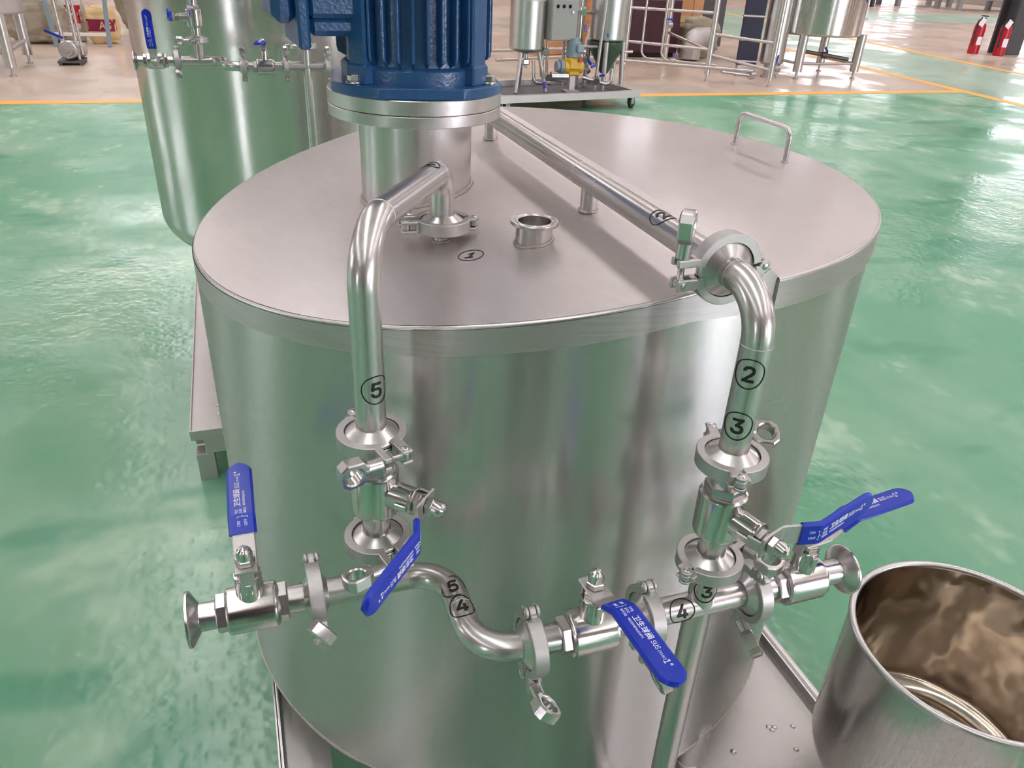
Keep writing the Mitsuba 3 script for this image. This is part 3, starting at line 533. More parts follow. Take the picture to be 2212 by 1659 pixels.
# clamps
cg = None
clamp('pipe clamp on the lid nozzle, under the elbow beside the motor column', (sx, sy, zc), (0, 0, 1), (-0.94, 0.1, 0), 0.4)
clamp('pipe clamp at the lid rim with its wing nut standing upright', (0, -0.461, ZS), (0, -1, 0), (-1, 0, -0.02), 0.9)
clamp('pipe clamp below sticker 5, above the left valve, wing nut pointing left', (X5, YL, 0.7955), (0, 0, 1), (0.30, -0.95, 0), 1.5)
clamp('pipe clamp below the left valve, half hidden by its blue handle', (X5, YL, 0.6825), (0, 0, 1), (0.26, -0.96, 0), 0.2)
clamp('pipe clamp below sticker 3, above the right valve, with a ring-shaped wing nut behind', (0, YR, 0.7955), (0, 0, 1), (0.35, 0.94, 0), 0.5)
clamp('pipe clamp below the right valve, wing nut pointing right', (0, YR, 0.6825), (0, 0, 1), (0.92, 0.38, 0), 0.1)
clamp('pipe clamp on the manifold beside the far left valve, wing nut hanging down', (-0.3455, YL, ZM), (1, 0, 0), (0, -0.80, -0.60), 0.75)
clamp('pipe clamp at the right end of the S-shaped pipe, wing nut hanging toward the front', (-0.171, YR, ZM), (1, 0, 0), (0, -0.12, -1), 0.9)
clamp('pipe clamp left of sticker 4, its wing nut hidden behind a blue handle', (-0.0575, YR, ZM), (1, 0, 0), (0, -0.1, -1), 0.3)
clamp('pipe clamp right of the cross pipe, wing nut pointing down over the tray', (0.056, YR, ZM), (1, 0, 0), (0, 0.35, -0.95), 0.5)
# valves
valve('ball valve at the far left end, blue handle standing away toward the tank', (-0.4020, YL, ZM), (1, 0, 0), (0, 0, 1), 90, (1, -1))
valve('ball valve under sticker 5, its blue handle slanting down to the left', (X5, YL, 0.739), (0, 0, -1), (0.74, -0.67, 0), -90)
valve('ball valve under sticker 3, darker blue handle pointing right in front of another', (0, YR, 0.739), (0, 0, -1), (0.34, -0.94, 0), 90)
valve('ball valve in the middle, blue handle pointing at the viewer', (-0.11425, YR, ZM), (1, 0, 0), (0, 0, 1), -86)
valve('ball valve at the right end, paler blue handle pointing right beside the bucket', (0.1125, YR, ZM), (1, 0, 0), (0, 0, 1), 6)

# ---------------------------------------------------------------- platforms
def sq_tube(a, b, w, c=0.002):
    a, b = V(a, float), V(b, float); L = np.linalg.norm(b - a); m = block(w, w, L, (0, 0, L / 2), c); m.apply_transform(frame(a, b - a, (1, 0, 0) if abs(unit(b - a)[0]) < 0.9 else (0, 1, 0))); return m
k = thing('tank_platform', 'low steel platform with a raised lip under the front tank', 'platform')
ZT = 0.1406
def dented(x0, x1, y0, y1, z, dents, n=60):
    g = np.stack(np.meshgrid(np.linspace(x0, x1, n), np.linspace(y0, y1, int(n * 1.6)), indexing='ij'), -1); zz = np.full(g.shape[:2], z) + 0.0016 * (meshkit.fbm(np.concatenate([g * 5, g[..., :1] * 0], -1), 2, 4) - 0.5)
    for x, y, r, h in dents: zz = zz + h * np.exp(-((g[..., 0] - x) ** 2 + (g[..., 1] - y) ** 2) / r ** 2)
    return grid(np.concatenate([g, zz[..., None]], -1))
put(k + '__plate', dented(0.02, 0.386, -0.95, 0.42, ZT, []), 'm_satin', True)
bump = shp(dome(0.0045, -0.001, 0.0022, 14), 'm_bright', True)
for u_, v_ in ((0.262, -0.30), (0.318, -0.285), (0.222, -0.395), (0.298, -0.375), (0.306, -0.378), (0.300, -0.381), (0.315, -0.42), (0.205, -0.46), (0.335, -0.385), (0.236, -0.205)):
    put(num(k + '__rivet'), bump, None, to=shift(u_ + 0.0, v_, ZT + 0.0006))
put(k + '__lip', cat(mv(plate(V([(0.386, -0.95), (0.3895, -0.95), (0.3895, 0.42), (0.386, 0.42)]), 0.022, 0.0005), (0, 0, ZT - 0.006)), tube([(0.402, -0.95, ZT - 0.002), (0.402, 0.42, ZT - 0.002)], 0.0125, 16)), 'm_bright')
put(k + '__plate_001', dented(-0.4125, -0.344, -0.95, 0.42, ZT, [(-0.372, -0.235, 0.006, 0.0022)]), 'm_satin', True)
put(k + '__lip_001', cat(mv(plate(V([(-0.4155, -0.95), (-0.4125, -0.95), (-0.4125, 0.42), (-0.4155, 0.42)]), 0.016, 0.0005), (0, 0, ZT - 0.002)), tube([(-0.409, -0.95, ZT + 0.012), (-0.409, 0.42, ZT + 0.012)], 0.003, 10)), 'm_bright')
for y in (-0.9, -0.386, 0.386): put(num(k + '__cross_beam'), block(0.8, 0.05, 0.05, (-0.01, y, ZT - 0.0285)), 'm_bright', False)
lg = shp(block(0.04, 0.04, 0.088, (0, 0, 0.044)), 'm_satin', False)
for x in (-0.385, 0.37):
    for y in (-0.9, -0.3, 0.386): put(num(k + '__leg'), lg, None, to=shift(x, y, 0))
k = thing('rear_platform', 'steel tray platform under the rear tank, its corner showing left of the front tank', 'platform')
X0, X1, Y0, Y1 = -0.552, 0.36, 0.70, 1.93
put(k + '__plate', dented(X0, X1, Y0, Y1, ZT - 0.004, [(-0.5, 0.9, 0.03, 0.002)]), 'm_satin', True)
put(k + '__rivet', shp(cat([mv(dome(0.0045, 0, 0.002, 10), (-0.489 - 0.0006 * i, 0.78 + 0.042 * i, ZT - 0.0032)) for i in range(16)]), 'm_bright', True), None); labels[k + '__rivet'] = {'label': 'row of small rivets', 'kind': 'stuff'}
def lipb(a, b, t=0.003, h=0.034): return sq_flat(a, b, t, h)
def sq_flat(a, b, t, h):
    a, b = V(a, float), V(b, float); L = np.linalg.norm(b - a); m = block(L, t, h, (L / 2, 0, 0), 0.0005); u = (b - a) / L; f = np.eye(4); f[:3, 0], f[:3, 1], f[:3, 3] = u, (-u[1], u[0], 0), a; return mv(m, f)
put(k + '__lip', cat(*[sq_flat((*p, ZT - 0.008), (*q, ZT - 0.008), 0.003, 0.026) for p, q in (((X0, Y0), (X1, Y0)), ((X0, Y0), (X0, Y1)), ((X0, Y1), (X1, Y1)), ((X1, Y0), (X1, Y1)))]), 'm_satin', False)
put(k + '__frame_beam', cat(*[sq_tube((*p, 0.0985), (*q, 0.0985), 0.046) for p, q in (((X0 + 0.026, Y0 + 0.026), (X1 - 0.026, Y0 + 0.026)), ((X0 + 0.026, Y1 - 0.026), (X1 - 0.026, Y1 - 0.026)), ((X0 + 0.026, Y0 + 0.05), (X0 + 0.026, Y1 - 0.05)), ((X1 - 0.026, Y0 + 0.05), (X1 - 0.026, Y1 - 0.05)))]), 'm_satin', False)
lg2 = shp(block(0.04, 0.04, 0.076, (0, 0, 0.038)), 'm_satin', False)
for x in (X0 + 0.024, X1 - 0.024):
    for y in (Y0 + 0.024, (Y0 + Y1) / 2, Y1 - 0.024): put(num(k + '__leg'), lg2, None, to=shift(x, y, 0))

# ---------------------------------------------------------------- the rear tank and its pipes
RT, RX, RY, RR = 'mixing_tank_001', -0.169, 1.323, 0.4135
labels[RT] = {'label': 'tall mirror-polished steel tank behind the front tank, with its own pipes and blue valves', 'category': 'tank'}
prof2 = [(0, 0.405), (0.2, 0.412), (0.31, 0.425)] + [(RR - 0.07 + 0.07 * math.sin(t), 0.497 - 0.07 * math.cos(t)) for t in np.linspace(0.5, pi / 2, 12)] + [(RR, 1.40)]
m = revolve(prof2, 200); q = np.linspace(0, 1, 200, endpoint=False)
uv = np.stack([np.repeat(np.arange(200) / 200 * 2 * pi * RR, len(prof2)), np.tile(V(prof2)[:, 1] + V(prof2)[:, 0] * 0.2, 200)], -1)
put(RT + '__shell', mv(m, (RX, RY, 0)), 'm_rear', True, uv=uv)
put(RT + '__lid', mv(revolve([(RR + 0.004, 1.392), (RR + 0.004, 1.405), (RR - 0.01, 1.412), (0, 1.46)], 120), (RX, RY, 0)), 'm_lid')
rl = shp(cat(cyl(0.0195, 0.012, 0.318, 28)), 'm_polish')
rf = shp(cat(cyl(0.007, 0, 0.02), cyl(0.015, -0.002, 0.006)), 'm_offwhite')
for a in (0.42, -0.42, pi - 0.42, pi + 0.42):
    kk = num(RT + '__leg'); put(kk, rl, None, to=shift(RX + 0.345 * math.cos(a), RY + 0.345 * math.sin(a), 0.139)); put(kk + '__foot', rf, None, to=shift(RX + 0.345 * math.cos(a), RY + 0.345 * math.sin(a), 0.139))
SC = 0.70
WM = shift(-0.534, 0.80, 0.9407) @ np.diag([SC, SC, SC, 1.0]) @ shift(0.4575, -YL, -ZM)
manifold('polished S-shaped pipe running across the rear tank'); crosspipe('cross pipe with a down pipe in front of the rear tank, left of the motor', 0.05)
valve('ball valve at the left of the rear tank, its blue handle standing up like a paddle', (-0.4020, YL, ZM), (1, 0, 0), (0, -1, 0.12), 90, (1, -1))
valve('small-looking ball valve upright on the riser of the rear tank, with a short blue end of handle', (X5, YL, 0.739), (0, 0, -1), (-1, -0.1, 0), 100)
valve('ball valve on the rear pipe seen with its blue handle end-on, beside the motor box', (-0.11425, YR, ZM), (1, 0, 0), (0, 0, 1), -98)
valve('ball valve upright behind the motor box on the right riser of the rear tank', (0, YR, 0.739), (0, 0, -1), (0.9, 0.43, 0), 90)
clamp('pipe clamp on the rear pipe right of the paddle-like blue handle', (-0.3455, YL, ZM), (1, 0, 0), (0, -0.3, -0.95), 0.5)
clamp('pipe clamp on the left riser of the rear tank, wing nut pointing left', (X5, YL, 0.6825), (0, 0, 1), (-0.2, -0.98, 0), 0.9)
clamp('pipe clamp at the right end of the rear S-shaped pipe', (-0.171, YR, ZM), (-1, 0, 0), (0, 0.1, 1), 0.5)
clamp('pipe clamp on the rear pipe just left of the down pipe', (-0.0575, YR, ZM), (-1, 0, 0), (0, 0.1, 1), 0.2)
clamp('pipe clamp on the rear pipe under the motor, right of the down pipe', (0.056, YR, ZM), (-1, 0, 0), (0, 0.1, 1), 0.2)
clamp('pipe clamp on the right riser of the rear tank, its ring wing nut below the motor box', (0, YR, 0.6825), (0, 0, 1), (-0.3, -0.95, 0), 0.0)
k = thing('riser_pipe', 'short steel pipe rising above the left riser valve of the rear tank', 'pipe')
put(k + '__pipe', mv(cat(rod((X5, YL, 0.7955 + 0.008), (X5, YL, 1.15), PR, 24), ferrule((X5, YL, 0.7955 + G), (0, 0, 1))), WM), 'm_pipe')
put(k + '__flange', mv(cyl(0.05, 0, 0.012, 40), WM @ shift(X5, YL, 0.86)), 'm_bright')
WM = np.eye(4)

# ---------------------------------------------------------------- the bucket at the right
k = thing('steel_bucket', 'round open steel bucket with a rolled rim at the lower right, mirror-bright inside', 'bucket')
BX, BY, BR, BZ = 0.411, -0.5285, 0.1413, 0.45
put(k + '__body', mv(revolve([(0, 0.192), (0.06, 0.196), (0.105, 0.206)] + [(BR - 0.03 + 0.03 * math.sin(t), 0.24 - 0.03 * math.cos(t)) for t in np.linspace(0.4, pi / 2, 8)] + [(BR, BZ - 0.004)], 96), (BX, BY, 0)), 'm_rear', True)
a = np.linspace(0, 2 * pi, 181)[:-1]; zz = np.concatenate([np.linspace(BZ - 0.002, 0.235, 60), np.full(14, 0.0)])
P = []
for i, z in enumerate(np.linspace(BZ - 0.002, 0.238, 60)):
    q = np.stack([np.cos(a) * 3.2, np.sin(a) * 3.2, np.full(180, z * 16)], -1); P.append(np.stack([(BR - 0.0045 + 0.0055 * (meshkit.fbm(q, 3, 7) - 0.5)) * np.cos(a), (BR - 0.0045 + 0.0055 * (meshkit.fbm(q, 3, 7) - 0.5)) * np.sin(a), np.full(180, z)], -1))
for t in np.linspace(0.1, 1, 12):
    r = (BR - 0.0045) - 0.022 * math.sin(t * pi / 2); z = 0.238 - 0.022 * (1 - math.cos(t * pi / 2)); P.append(np.stack([r * np.cos(a), r * np.sin(a), np.full(180, z)], -1))
for r in np.linspace(0.112, 0.0005, 14): P.append(np.stack([r * np.cos(a), r * np.sin(a), 0.216 - 0.012 * (1 - (r / 0.112) ** 2) + 0 * a], -1))
put(k + '__lining', mv(grid(np.transpose(V(P), (1, 0, 2)), True), (BX, BY, 0)), 'm_lining', True)
put(k + '__rim', mv(tube(ring_path((0, 0, BZ), BR - 0.001, n=120), 0.0045, 14, False), (BX, BY, 0)), 'm_bright', True)
for a_ in (3.55, 5.2, 1.2):
    c_, s_ = math.cos(a_), math.sin(a_); put(num(k + '__leg'), rod((BX + 0.105 * c_, BY + 0.105 * s_, 0.215), (BX + 0.135 * c_, BY + 0.135 * s_, ZT if BX + 0.135 * c_ < 0.38 else 0.0), 0.0095), 'm_pipe')

# ---------------------------------------------------------------- the person behind the viewer, mirrored in the tank
import manifold3d as m3
def limb(chain):
    """one smooth body through joints (x, y, z, r): hulls of spheres, joined"""
    out = None
    for a, b in chain:
        h = m3.Manifold.batch_hull([m3.Manifold.sphere(p[3], 20).translate(p[:3]) for p in (a, b)]); out = h if out is None else out + h
    m_ = out.refine_to_length(0.025).to_mesh(); t = trimesh.Trimesh(m_.vert_properties[:, :3], m_.tri_verts, process=True); trimesh.smoothing.filter_taubin(t, iterations=8); return t
k = thing('person', 'person in dark navy work clothes standing behind the viewer, mirrored in the front tank', 'person')
QX, QY = -0.52, -1.62
def J(x, y, z, r): return (QX + x, QY + y, z, r)
tr_, ja, sk_, sh = [], [], [], []
for s_ in (-1, 1):
    hip, knee, ank = J(0.09 * s_, 0, 0.86, 0.088), J(0.10 * s_, 0.03, 0.47, 0.062), J(0.11 * s_, -0.01, 0.11, 0.048)
    tr_ += [(hip, knee), (knee, ank), (hip, J(0, 0, 0.92, 0.11))]
    sh.append(limb([(J(0.11 * s_, -0.03, 0.045, 0.044), J(0.12 * s_, 0.14, 0.034, 0.033))]))
    sho, elb, wri = J(0.18 * s_, 0.0, 1.36, 0.062), J(0.23 * s_, 0.08, 1.09, 0.046), J(0.09 * s_, 0.32, 1.14, 0.034)
    ja += [(sho, elb), (elb, wri), (sho, J(0, 0, 1.34, 0.095))]
    sk_ += [(wri, J(0.055 * s_, 0.39, 1.16, 0.03))]
    for i in range(4): sk_ += [(J(0.055 * s_, 0.39, 1.16, 0.026), J((0.035 + 0.004 * i) * s_, 0.43 + 0.004 * i, 1.20 - 0.018 * i, 0.009)), (J((0.035 + 0.004 * i) * s_, 0.43 + 0.004 * i, 1.20 - 0.018 * i, 0.009), J((0.012 + 0.004 * i) * s_, 0.445, 1.195 - 0.018 * i, 0.008))]
    sk_ += [(J(0.06 * s_, 0.38, 1.17, 0.016), J(0.03 * s_, 0.385, 1.215, 0.010))]
ja += [(J(0, 0, 0.9, 0.13), J(0, -0.01, 1.12, 0.125)), (J(0, -0.01, 1.12, 0.125), J(0, 0, 1.32, 0.11)), (J(-0.06, 0, 1.26, 0.105), J(0.06, 0, 1.26, 0.105)), (J(0, 0, 1.38, 0.08), J(0, 0.01, 1.42, 0.06))]
head = [(J(0, 0.01, 1.40, 0.05), J(0, 0.025, 1.50, 0.052)), (J(0, 0.035, 1.53, 0.062), J(0, 0.02, 1.61, 0.082)), (J(0, 0.10, 1.575, 0.010), J(0, 0.118, 1.555, 0.011)), (J(-0.078, 0.01, 1.585, 0.014), J(-0.08, 0.005, 1.555, 0.012)), (J(0.078, 0.01, 1.585, 0.014), J(0.08, 0.005, 1.555, 0.012))]
mat('m_skin', paint((206, 140, 112), 0.5, 0.4)); mat('m_cloth', paint((26, 26, 40), 0.8, 0.1)); mat('m_trouser', paint((36, 30, 34), 0.8, 0.1)); mat('m_hair', paint((18, 15, 14), 0.5))
put(k + '__body', limb(head + sk_), 'm_skin', True); put(k + '__jacket', limb(ja), 'm_cloth', True); put(k + '__trousers', limb(tr_), 'm_trouser', True)
for m_ in sh: put(num(k + '__shoe'), m_, 'm_black', True)
put(k + '__hair', limb([(J(0, -0.02, 1.62, 0.086), J(0, 0.02, 1.635, 0.08)), (J(0, -0.03, 1.57, 0.075), J(0, -0.02, 1.62, 0.086))]), 'm_hair', True)
for s_ in (-1, 1): put(num(k + '__eye'), mv(trimesh.creation.icosphere(2, 0.012), (QX + 0.032 * s_, QY + 0.095, 1.592)), 'm_white', True)
put(k + '__mouth', mv(block(0.045, 0.01, 0.008, (0, 0, 0), 0.003), (QX, QY + 0.098, 1.518)), 'm_maroon')

# ---------------------------------------------------------------- background, right: skid, frame, kettle
def tank(k, x, y, r, z0, z1, m='m_rear', n=60, lid=True):
    put(k + '__shell', mv(revolve([(0, z0 - 0.03), (r * 0.6, z0 - 0.015)] + [(r - 0.025 + 0.025 * math.sin(t), z0 + 0.025 - 0.025 * math.cos(t)) for t in np.linspace(0.3, pi / 2, 6)] + [(r, z1)], n), (x, y, 0)), m, True)
    if lid: put(k + '__lid', mv(revolve([(r + 0.006, z1 - 0.004), (r + 0.006, z1 + 0.012), (r * 0.7, z1 + 0.05), (0, z1 + 0.07)], n), (x, y, 0)), 'm_satin')
def sleeve_tip(k, o, d, L=0.09):
    put(num(k + '__blue_handle'), mv(block(L, 0.022, 0.008, (L / 2, 0, 0), 0.003), frame(o, np.cross(unit(d), (0, 0, 1)) if abs(d[2]) < 0.9 else (0, 1, 0), d)), 'm_sleeve')
def caster(k, x, y, h, a=0.0, r=0.045):
    kk = num(k + '__caster'); f = shift(x, y, 0) @ rotz(a)
    put(kk, mv(cat(block(0.06, 0.06, 0.006, (0, 0, h - 0.004)), block(0.05, 0.005, h - r + 0.01, (0.01, 0.019, (h + r) / 2 - 0.004)), block(0.05, 0.005, h - r + 0.01, (0.01, -0.019, (h + r) / 2 - 0.004)), rod((0.022, -0.023, r), (0.022, 0.023, r), 0.005)), f), 'm_bright', False)
    put(kk + '__wheel', mv(cyl(r, -0.0145, 0.0145, 28, 0.006), f @ frame((0.022, 0, r), (0, 1, 0))), 'm_rubber')
k = thing('skid', 'low wheeled steel skid base carrying two small tanks and a pump', 'skid')
# skid corners (front left, front right, back)
A, B = V([1.622, 5.065]), V([2.951, 5.269]); ux = (B - A) / np.linalg.norm(B - A); uy = V([-ux[1], ux[0]]); LW, LD = float(np.linalg.norm(B - A)), 0.80
SK = np.eye(4); SK[:2, 0], SK[:2, 1], SK[:2, 3] = ux, uy, A
def sk(m): return mv(m, SK)
put(k + '__frame', sk(cat(block(LW, 0.05, 0.055, (LW / 2, 0.025, 0.118)), block(LW, 0.05, 0.055, (LW / 2, LD - 0.025, 0.118)), block(0.05, LD - 0.1, 0.055, (0.025, LD / 2, 0.118)), block(0.05, LD - 0.1, 0.055, (LW - 0.025, LD / 2, 0.118)))), 'm_satin', False)
put(k + '__floor_pan', sk(block(LW - 0.1, LD - 0.1, 0.004, (LW / 2, LD / 2, 0.096))), 'm_darkgrey', False)
for x, y in ((LW - 0.07, 0.04), (0.07, 0.04), (LW - 0.07, LD - 0.04), (0.07, LD - 0.04)): p = SK @ V([x, y, 0, 1]); caster(k, p[0], p[1], 0.092, 0.6)
def skp(x, y): p = SK @ V([x, y, 0, 1]); return float(p[0]), float(p[1])
k = thing('small_tank', 'small steel tank on three splayed legs at the left of the skid, under the control box', 'tank')
x, y = 2.02, 5.62
tank(k, x, y, 0.145, 0.42, 0.80, 'm_bright')
for a in (-2.3, -0.6, 1.5):
    put(num(k + '__leg'), rod((x + 0.11 * math.cos(a), y + 0.11 * math.sin(a), 0.41), (x + 0.19 * math.cos(a), y + 0.19 * math.sin(a), 0.1), 0.016), 'm_satin')
put(k + '__outlet', cat(rod((x, y, 0.40), (x, y, 0.28), 0.014), block(0.06, 0.04, 0.05, (x, y, 0.33), 0.008), tube(arc_path([(x + 0.05, y - 0.05, 0.34), (x + 0.06, y - 0.06, 0.17), (x + 0.2, y - 0.1, 0.17)], 0.04), 0.014)), 'm_polish')
k = thing('small_tank_001', 'small steel tank with a dark green lower cone, standing right on the skid', 'tank')
x, y = 2.80, 5.72
tank(k, x, y, 0.155, 0.49, 0.85, 'm_bright')
put(k + '__cone', mv(revolve([(0.02, 0.22), (0.035, 0.225), (0.155, 0.44), (0.155, 0.488), (0, 0.49)], 40), (x, y, 0)), 'm_greenglass')
for a in (-2.0, -0.75, 0.6, 2.6):
    put(num(k + '__leg'), rod((x + 0.15 * math.cos(a), y + 0.15 * math.sin(a), 0.49), (x + 0.17 * math.cos(a), y + 0.17 * math.sin(a), 0.1), 0.02), 'm_satin')
put(k + '__side_pipe', cat(rod((x - 0.15, y - 0.16, 0.10), (x - 0.10, y - 0.14, 0.85), 0.014), rod((x - 0.25, y + 0.1, 0.1), (x - 0.22, y + 0.1, 0.9), 0.045)), 'm_satin')
sleeve_tip(k, (x - 0.07, y - 0.17, 0.56), (0, 0, -1), 0.03)
k = thing('control_box', 'grey steel control box with three black switches above the skid', 'control box')
cb = frame((2.30, 5.58, 0.66), (0, 0, 1), (0.99, 0.15, 0))
put(k + '__case', mv(block(0.25, 0.12, 0.31, (0, 0, 0), 0.004), cb), 'm_grey', False)
put(k + '__door', mv(block(0.238, 0.006, 0.296, (0, -0.062, 0), 0.002), cb), 'm_grey', False)
for i, x in enumerate((-0.075, -0.018, 0.04)):
    put(num(k + '__switch'), mv(cat(cyl(0.014, 0, 0.006), block(0.008, 0.024, 0.012, (0, 0, 0.011), 0.002)), cb @ frame((x, -0.065, 0.103), (0, -1, 0))), 'm_black')
put(k + '__lock', mv(cyl(0.012, 0, 0.01), cb @ frame((0.07, -0.065, 0.06), (0, -1, 0))), 'm_bright')
put(k + '__stand', cat(rod((2.22, 5.62, 0.1), (2.22, 5.66, 0.52), 0.012), rod((2.38, 5.64, 0.1), (2.38, 5.68, 0.52), 0.012)), 'm_satin')
k = thing('dosing_pump', 'yellow dosing pump with a blue-grey motor on top, in the middle of the skid', 'pump')
x, y = 2.42, 5.55
put(k + '__motor', mv(cat(cyl(0.062, 0.375, 0.50, 32, 0.006), cyl(0.05, 0.50, 0.525)), (x, y, 0)), 'm_bluegrey')
put(k + '__terminal_box', block(0.06, 0.04, 0.06, (x + 0.03, y - 0.07, 0.45), 0.006), 'm_bluegrey')
put(k + '__gearbox', cat(block(0.12, 0.12, 0.11, (x, y, 0.325), 0.02), mv(cyl(0.055, -0.09, 0.09, 30, 0.01), frame((x, y, 0.30), (1, 0, 0))), block(0.1, 0.1, 0.04, (x, y, 0.25), 0.012)), 'm_yellow', 25)
put(k + '__knob', mv(cyl(0.018, 0, 0.022), frame((x + 0.04, y - 0.06, 0.36), (0, -1, 0))), 'm_red')
put(k + '__pump_head', mv(cat(cyl(0.062, 0.09, 0.12, 30, 0.004), cyl(0.045, 0.12, 0.15)), frame((x, y, 0.30), (-1, 0, 0))), 'm_bluegrey')
put(k + '__pedestal', cat(block(0.05, 0.05, 0.14, (x, y, 0.17)), block(0.13, 0.13, 0.012, (x, y, 0.106))), 'm_satin', False)
k = thing('skid_piping', 'tangle of thin steel pipes and small blue valves between the tanks on the skid', 'pipes')
put(k + '__pipe', cat(tube(arc_path([(2.16, 5.6, 0.46), (2.16, 5.6, 0.2), (2.32, 5.5, 0.2)], 0.05), 0.016), tube(arc_path([(2.18, 5.42, 0.24), (2.33, 5.42, 0.24)], []), 0.024), tube(arc_path([(2.5, 5.5, 0.22), (2.75, 5.46, 0.16), (2.75, 5.46, 0.3)], 0.04), 0.015), tube(arc_path([(2.55, 5.75, 0.9), (2.55, 5.75, 0.35), (2.6, 5.6, 0.25)], 0.05), 0.02), rod((2.35, 5.75, 0.72), (2.72, 5.78, 0.70), 0.012), rod((2.45, 5.7, 0.44), (2.75, 5.62, 0.45), 0.014)), 'm_pipe')
put(k + '__valve_body', cat([mv(cyl(0.03, -0.03, 0.03, 20), frame(p, (0.3, 1, 0.3))) for p in ((2.17, 5.45, 0.24), (2.62, 5.48, 0.2), (2.55, 5.6, 0.36), (2.17, 5.55, 0.42), (2.55, 5.7, 0.72))]), 'm_polish')
for o, d in (((2.12, 5.42, 0.2), (0.2, 0, -1)), ((2.63, 5.44, 0.24), (1, 0.2, 0.1)), ((2.56, 5.55, 0.36), (0.5, -0.2, -0.8)), ((2.58, 5.52, 0.3), (1, 0.1, 0.3)), ((2.56, 5.66, 0.62), (0.1, 0, -1))): sleeve_tip(k, o, d, 0.055)

# pipe frame: posts and rails
def postframe():
    k = thing('pipe_frame', 'tall frame of round steel posts and rails standing behind the skid', 'frame')
    posts = [((3.92, 7.58), 0.034), ((4.50, 6.74), 0.03), ((4.67, 8.0), 0.034), ((5.0, 6.32), 0.03)]
    for (x, y), r in posts:
        kk = num(k + '__post'); put(kk, rod((x, y, 0.06), (x, y, 1.7), r, 20), 'm_pipe'); put(kk + '__foot', cat(rod((x, y, 0.01), (x, y, 0.07), 0.01), cyl(0.022, 0, 0.012).apply_transform(shift(x, y))), 'm_satin')
    rails = [((3.3, 7.2, 0.17), (4.85, 6.42, 0.14)), ((3.92, 7.58, 0.30), (4.50, 6.74, 0.31)), ((3.92, 7.58, 0.64), (4.50, 6.74, 0.66)), ((4.67, 8.0, 0.36), (4.5, 6.74, 0.30)), ((3.1, 7.4, 0.21), (3.92, 7.4, 0.21)),
             ((4.50, 6.74, 0.46), (5.0, 6.32, 0.42)), ((4.50, 6.74, 0.26), (5.0, 6.32, 0.16)), ((4.67, 8.0, 0.9), (4.5, 6.74, 0.9)), ((2.2, 7.0, 0.17), (3.92, 7.58, 0.17)), ((2.2, 7.15, 0.24), (3.92, 7.6, 0.24))]
    for a, b in rails: put(num(k + '__rail'), rod(a, b, 0.016, 14), 'm_pipe')
    return k
postframe()
k = thing('pipe_loop', 'pair of thin upright pipes with bent lower ends inside the pipe frame', 'pipe')
put(k + '__pipe', cat(*[tube(arc_path([(3.98 + d, 7.3 - d, 1.3), (3.98 + d, 7.3 - d, 0.16), (4.5 + d, 7.0 - d, 0.14)], 0.09), 0.012) for d in (0, 0.16)]), 'm_pipe')
put(k + '__valve_body', cat(mv(cyl(0.03, -0.03, 0.03, 20), frame((4.24, 7.22, 0.5), (1, 0.2, 0))), mv(cyl(0.028, -0.03, 0.03, 20), frame((4.18, 6.95, 0.17), (1, 0.2, 0)))), 'm_polish')
sleeve_tip(k, (4.2, 7.22, 0.56), (1, 0, -0.1), 0.08); sleeve_tip(k, (4.17, 6.93, 0.21), (0.5, 0, 1), 0.05)
k = thing('blue_panel', 'tall dark navy panel with a light steel edge beside a steel column vessel', 'panel')
x, y = 5.18, 7.05
put(k + '__panel', mv(block(0.22, 0.06, 1.5, (0, 0, 0.87), 0.004), shift(x, y, 0) @ rotz(-0.35)), 'm_navy', False)
for i, z in enumerate((0.16, 0.38, 0.62)): put(num(k + '__band'), mv(block(0.24, 0.066, 0.02, (0, 0, z), 0.003), shift(x, y, 0) @ rotz(-0.35)), 'm_satin', False)
put(k + '__foot', mv(block(0.2, 0.1, 0.12, (0, 0, 0.06), 0.004), shift(x, y, 0) @ rotz(-0.35)), 'm_satin', False)
k = thing('column_vessel', 'slim upright steel cylinder between the navy panel and the big kettle', 'vessel')
x, y = 5.46, 6.98
put(k + '__shell', mv(cyl(0.13, 0.14, 1.6, 40, 0.02), (x, y, 0)), 'm_bright')
put(k + '__base', mv(cat(cyl(0.06, 0.0, 0.15), cyl(0.09, 0.0, 0.02)), (x, y, 0)), 'm_satin')
put(k + '__fitting', cat(rod((x - 0.18, y - 0.32, 0.12), (x, y - 0.1, 0.18), 0.02), mv(cyl(0.035, -0.03, 0.03, 20), frame((x - 0.13, y - 0.3, 0.13), (1, 0.2, 0))), mv(cyl(0.04, -0.03, 0.03, 20), frame((4.93, 6.55, 0.08), (1, 0.2, 0))), rod((4.6, 6.62, 0.11), (4.95, 6.55, 0.08), 0.018)), 'm_polish')
sleeve_tip(k, (x - 0.16, y - 0.3, 0.15), (0.2, 0, 1), 0.12); sleeve_tip(k, (4.86, 6.53, 0.12), (1, 0, -0.15), 0.09)
k = thing('brew_kettle', 'big round steel kettle on four thick legs at the upper right, with a pipe and valve underneath', 'kettle')
KX, KY, KR = 6.08, 7.12, 0.50
tank(k, KX, KY, KR, 0.45, 1.5, 'm_rear', 90)
for x, y in ((5.73, 6.84), (6.52, 6.84), (6.52, 7.45), (5.73, 7.45)):
    kk = num(k + '__leg'); put(kk, rod((x, y, 0.075), (x, y, 0.47), 0.05, 24), 'm_bright'); put(kk + '__foot', cat(rod((x, y, 0.008), (x, y, 0.08), 0.013), cyl(0.03, 0, 0.012).apply_transform(shift(x, y))), 'm_satin')
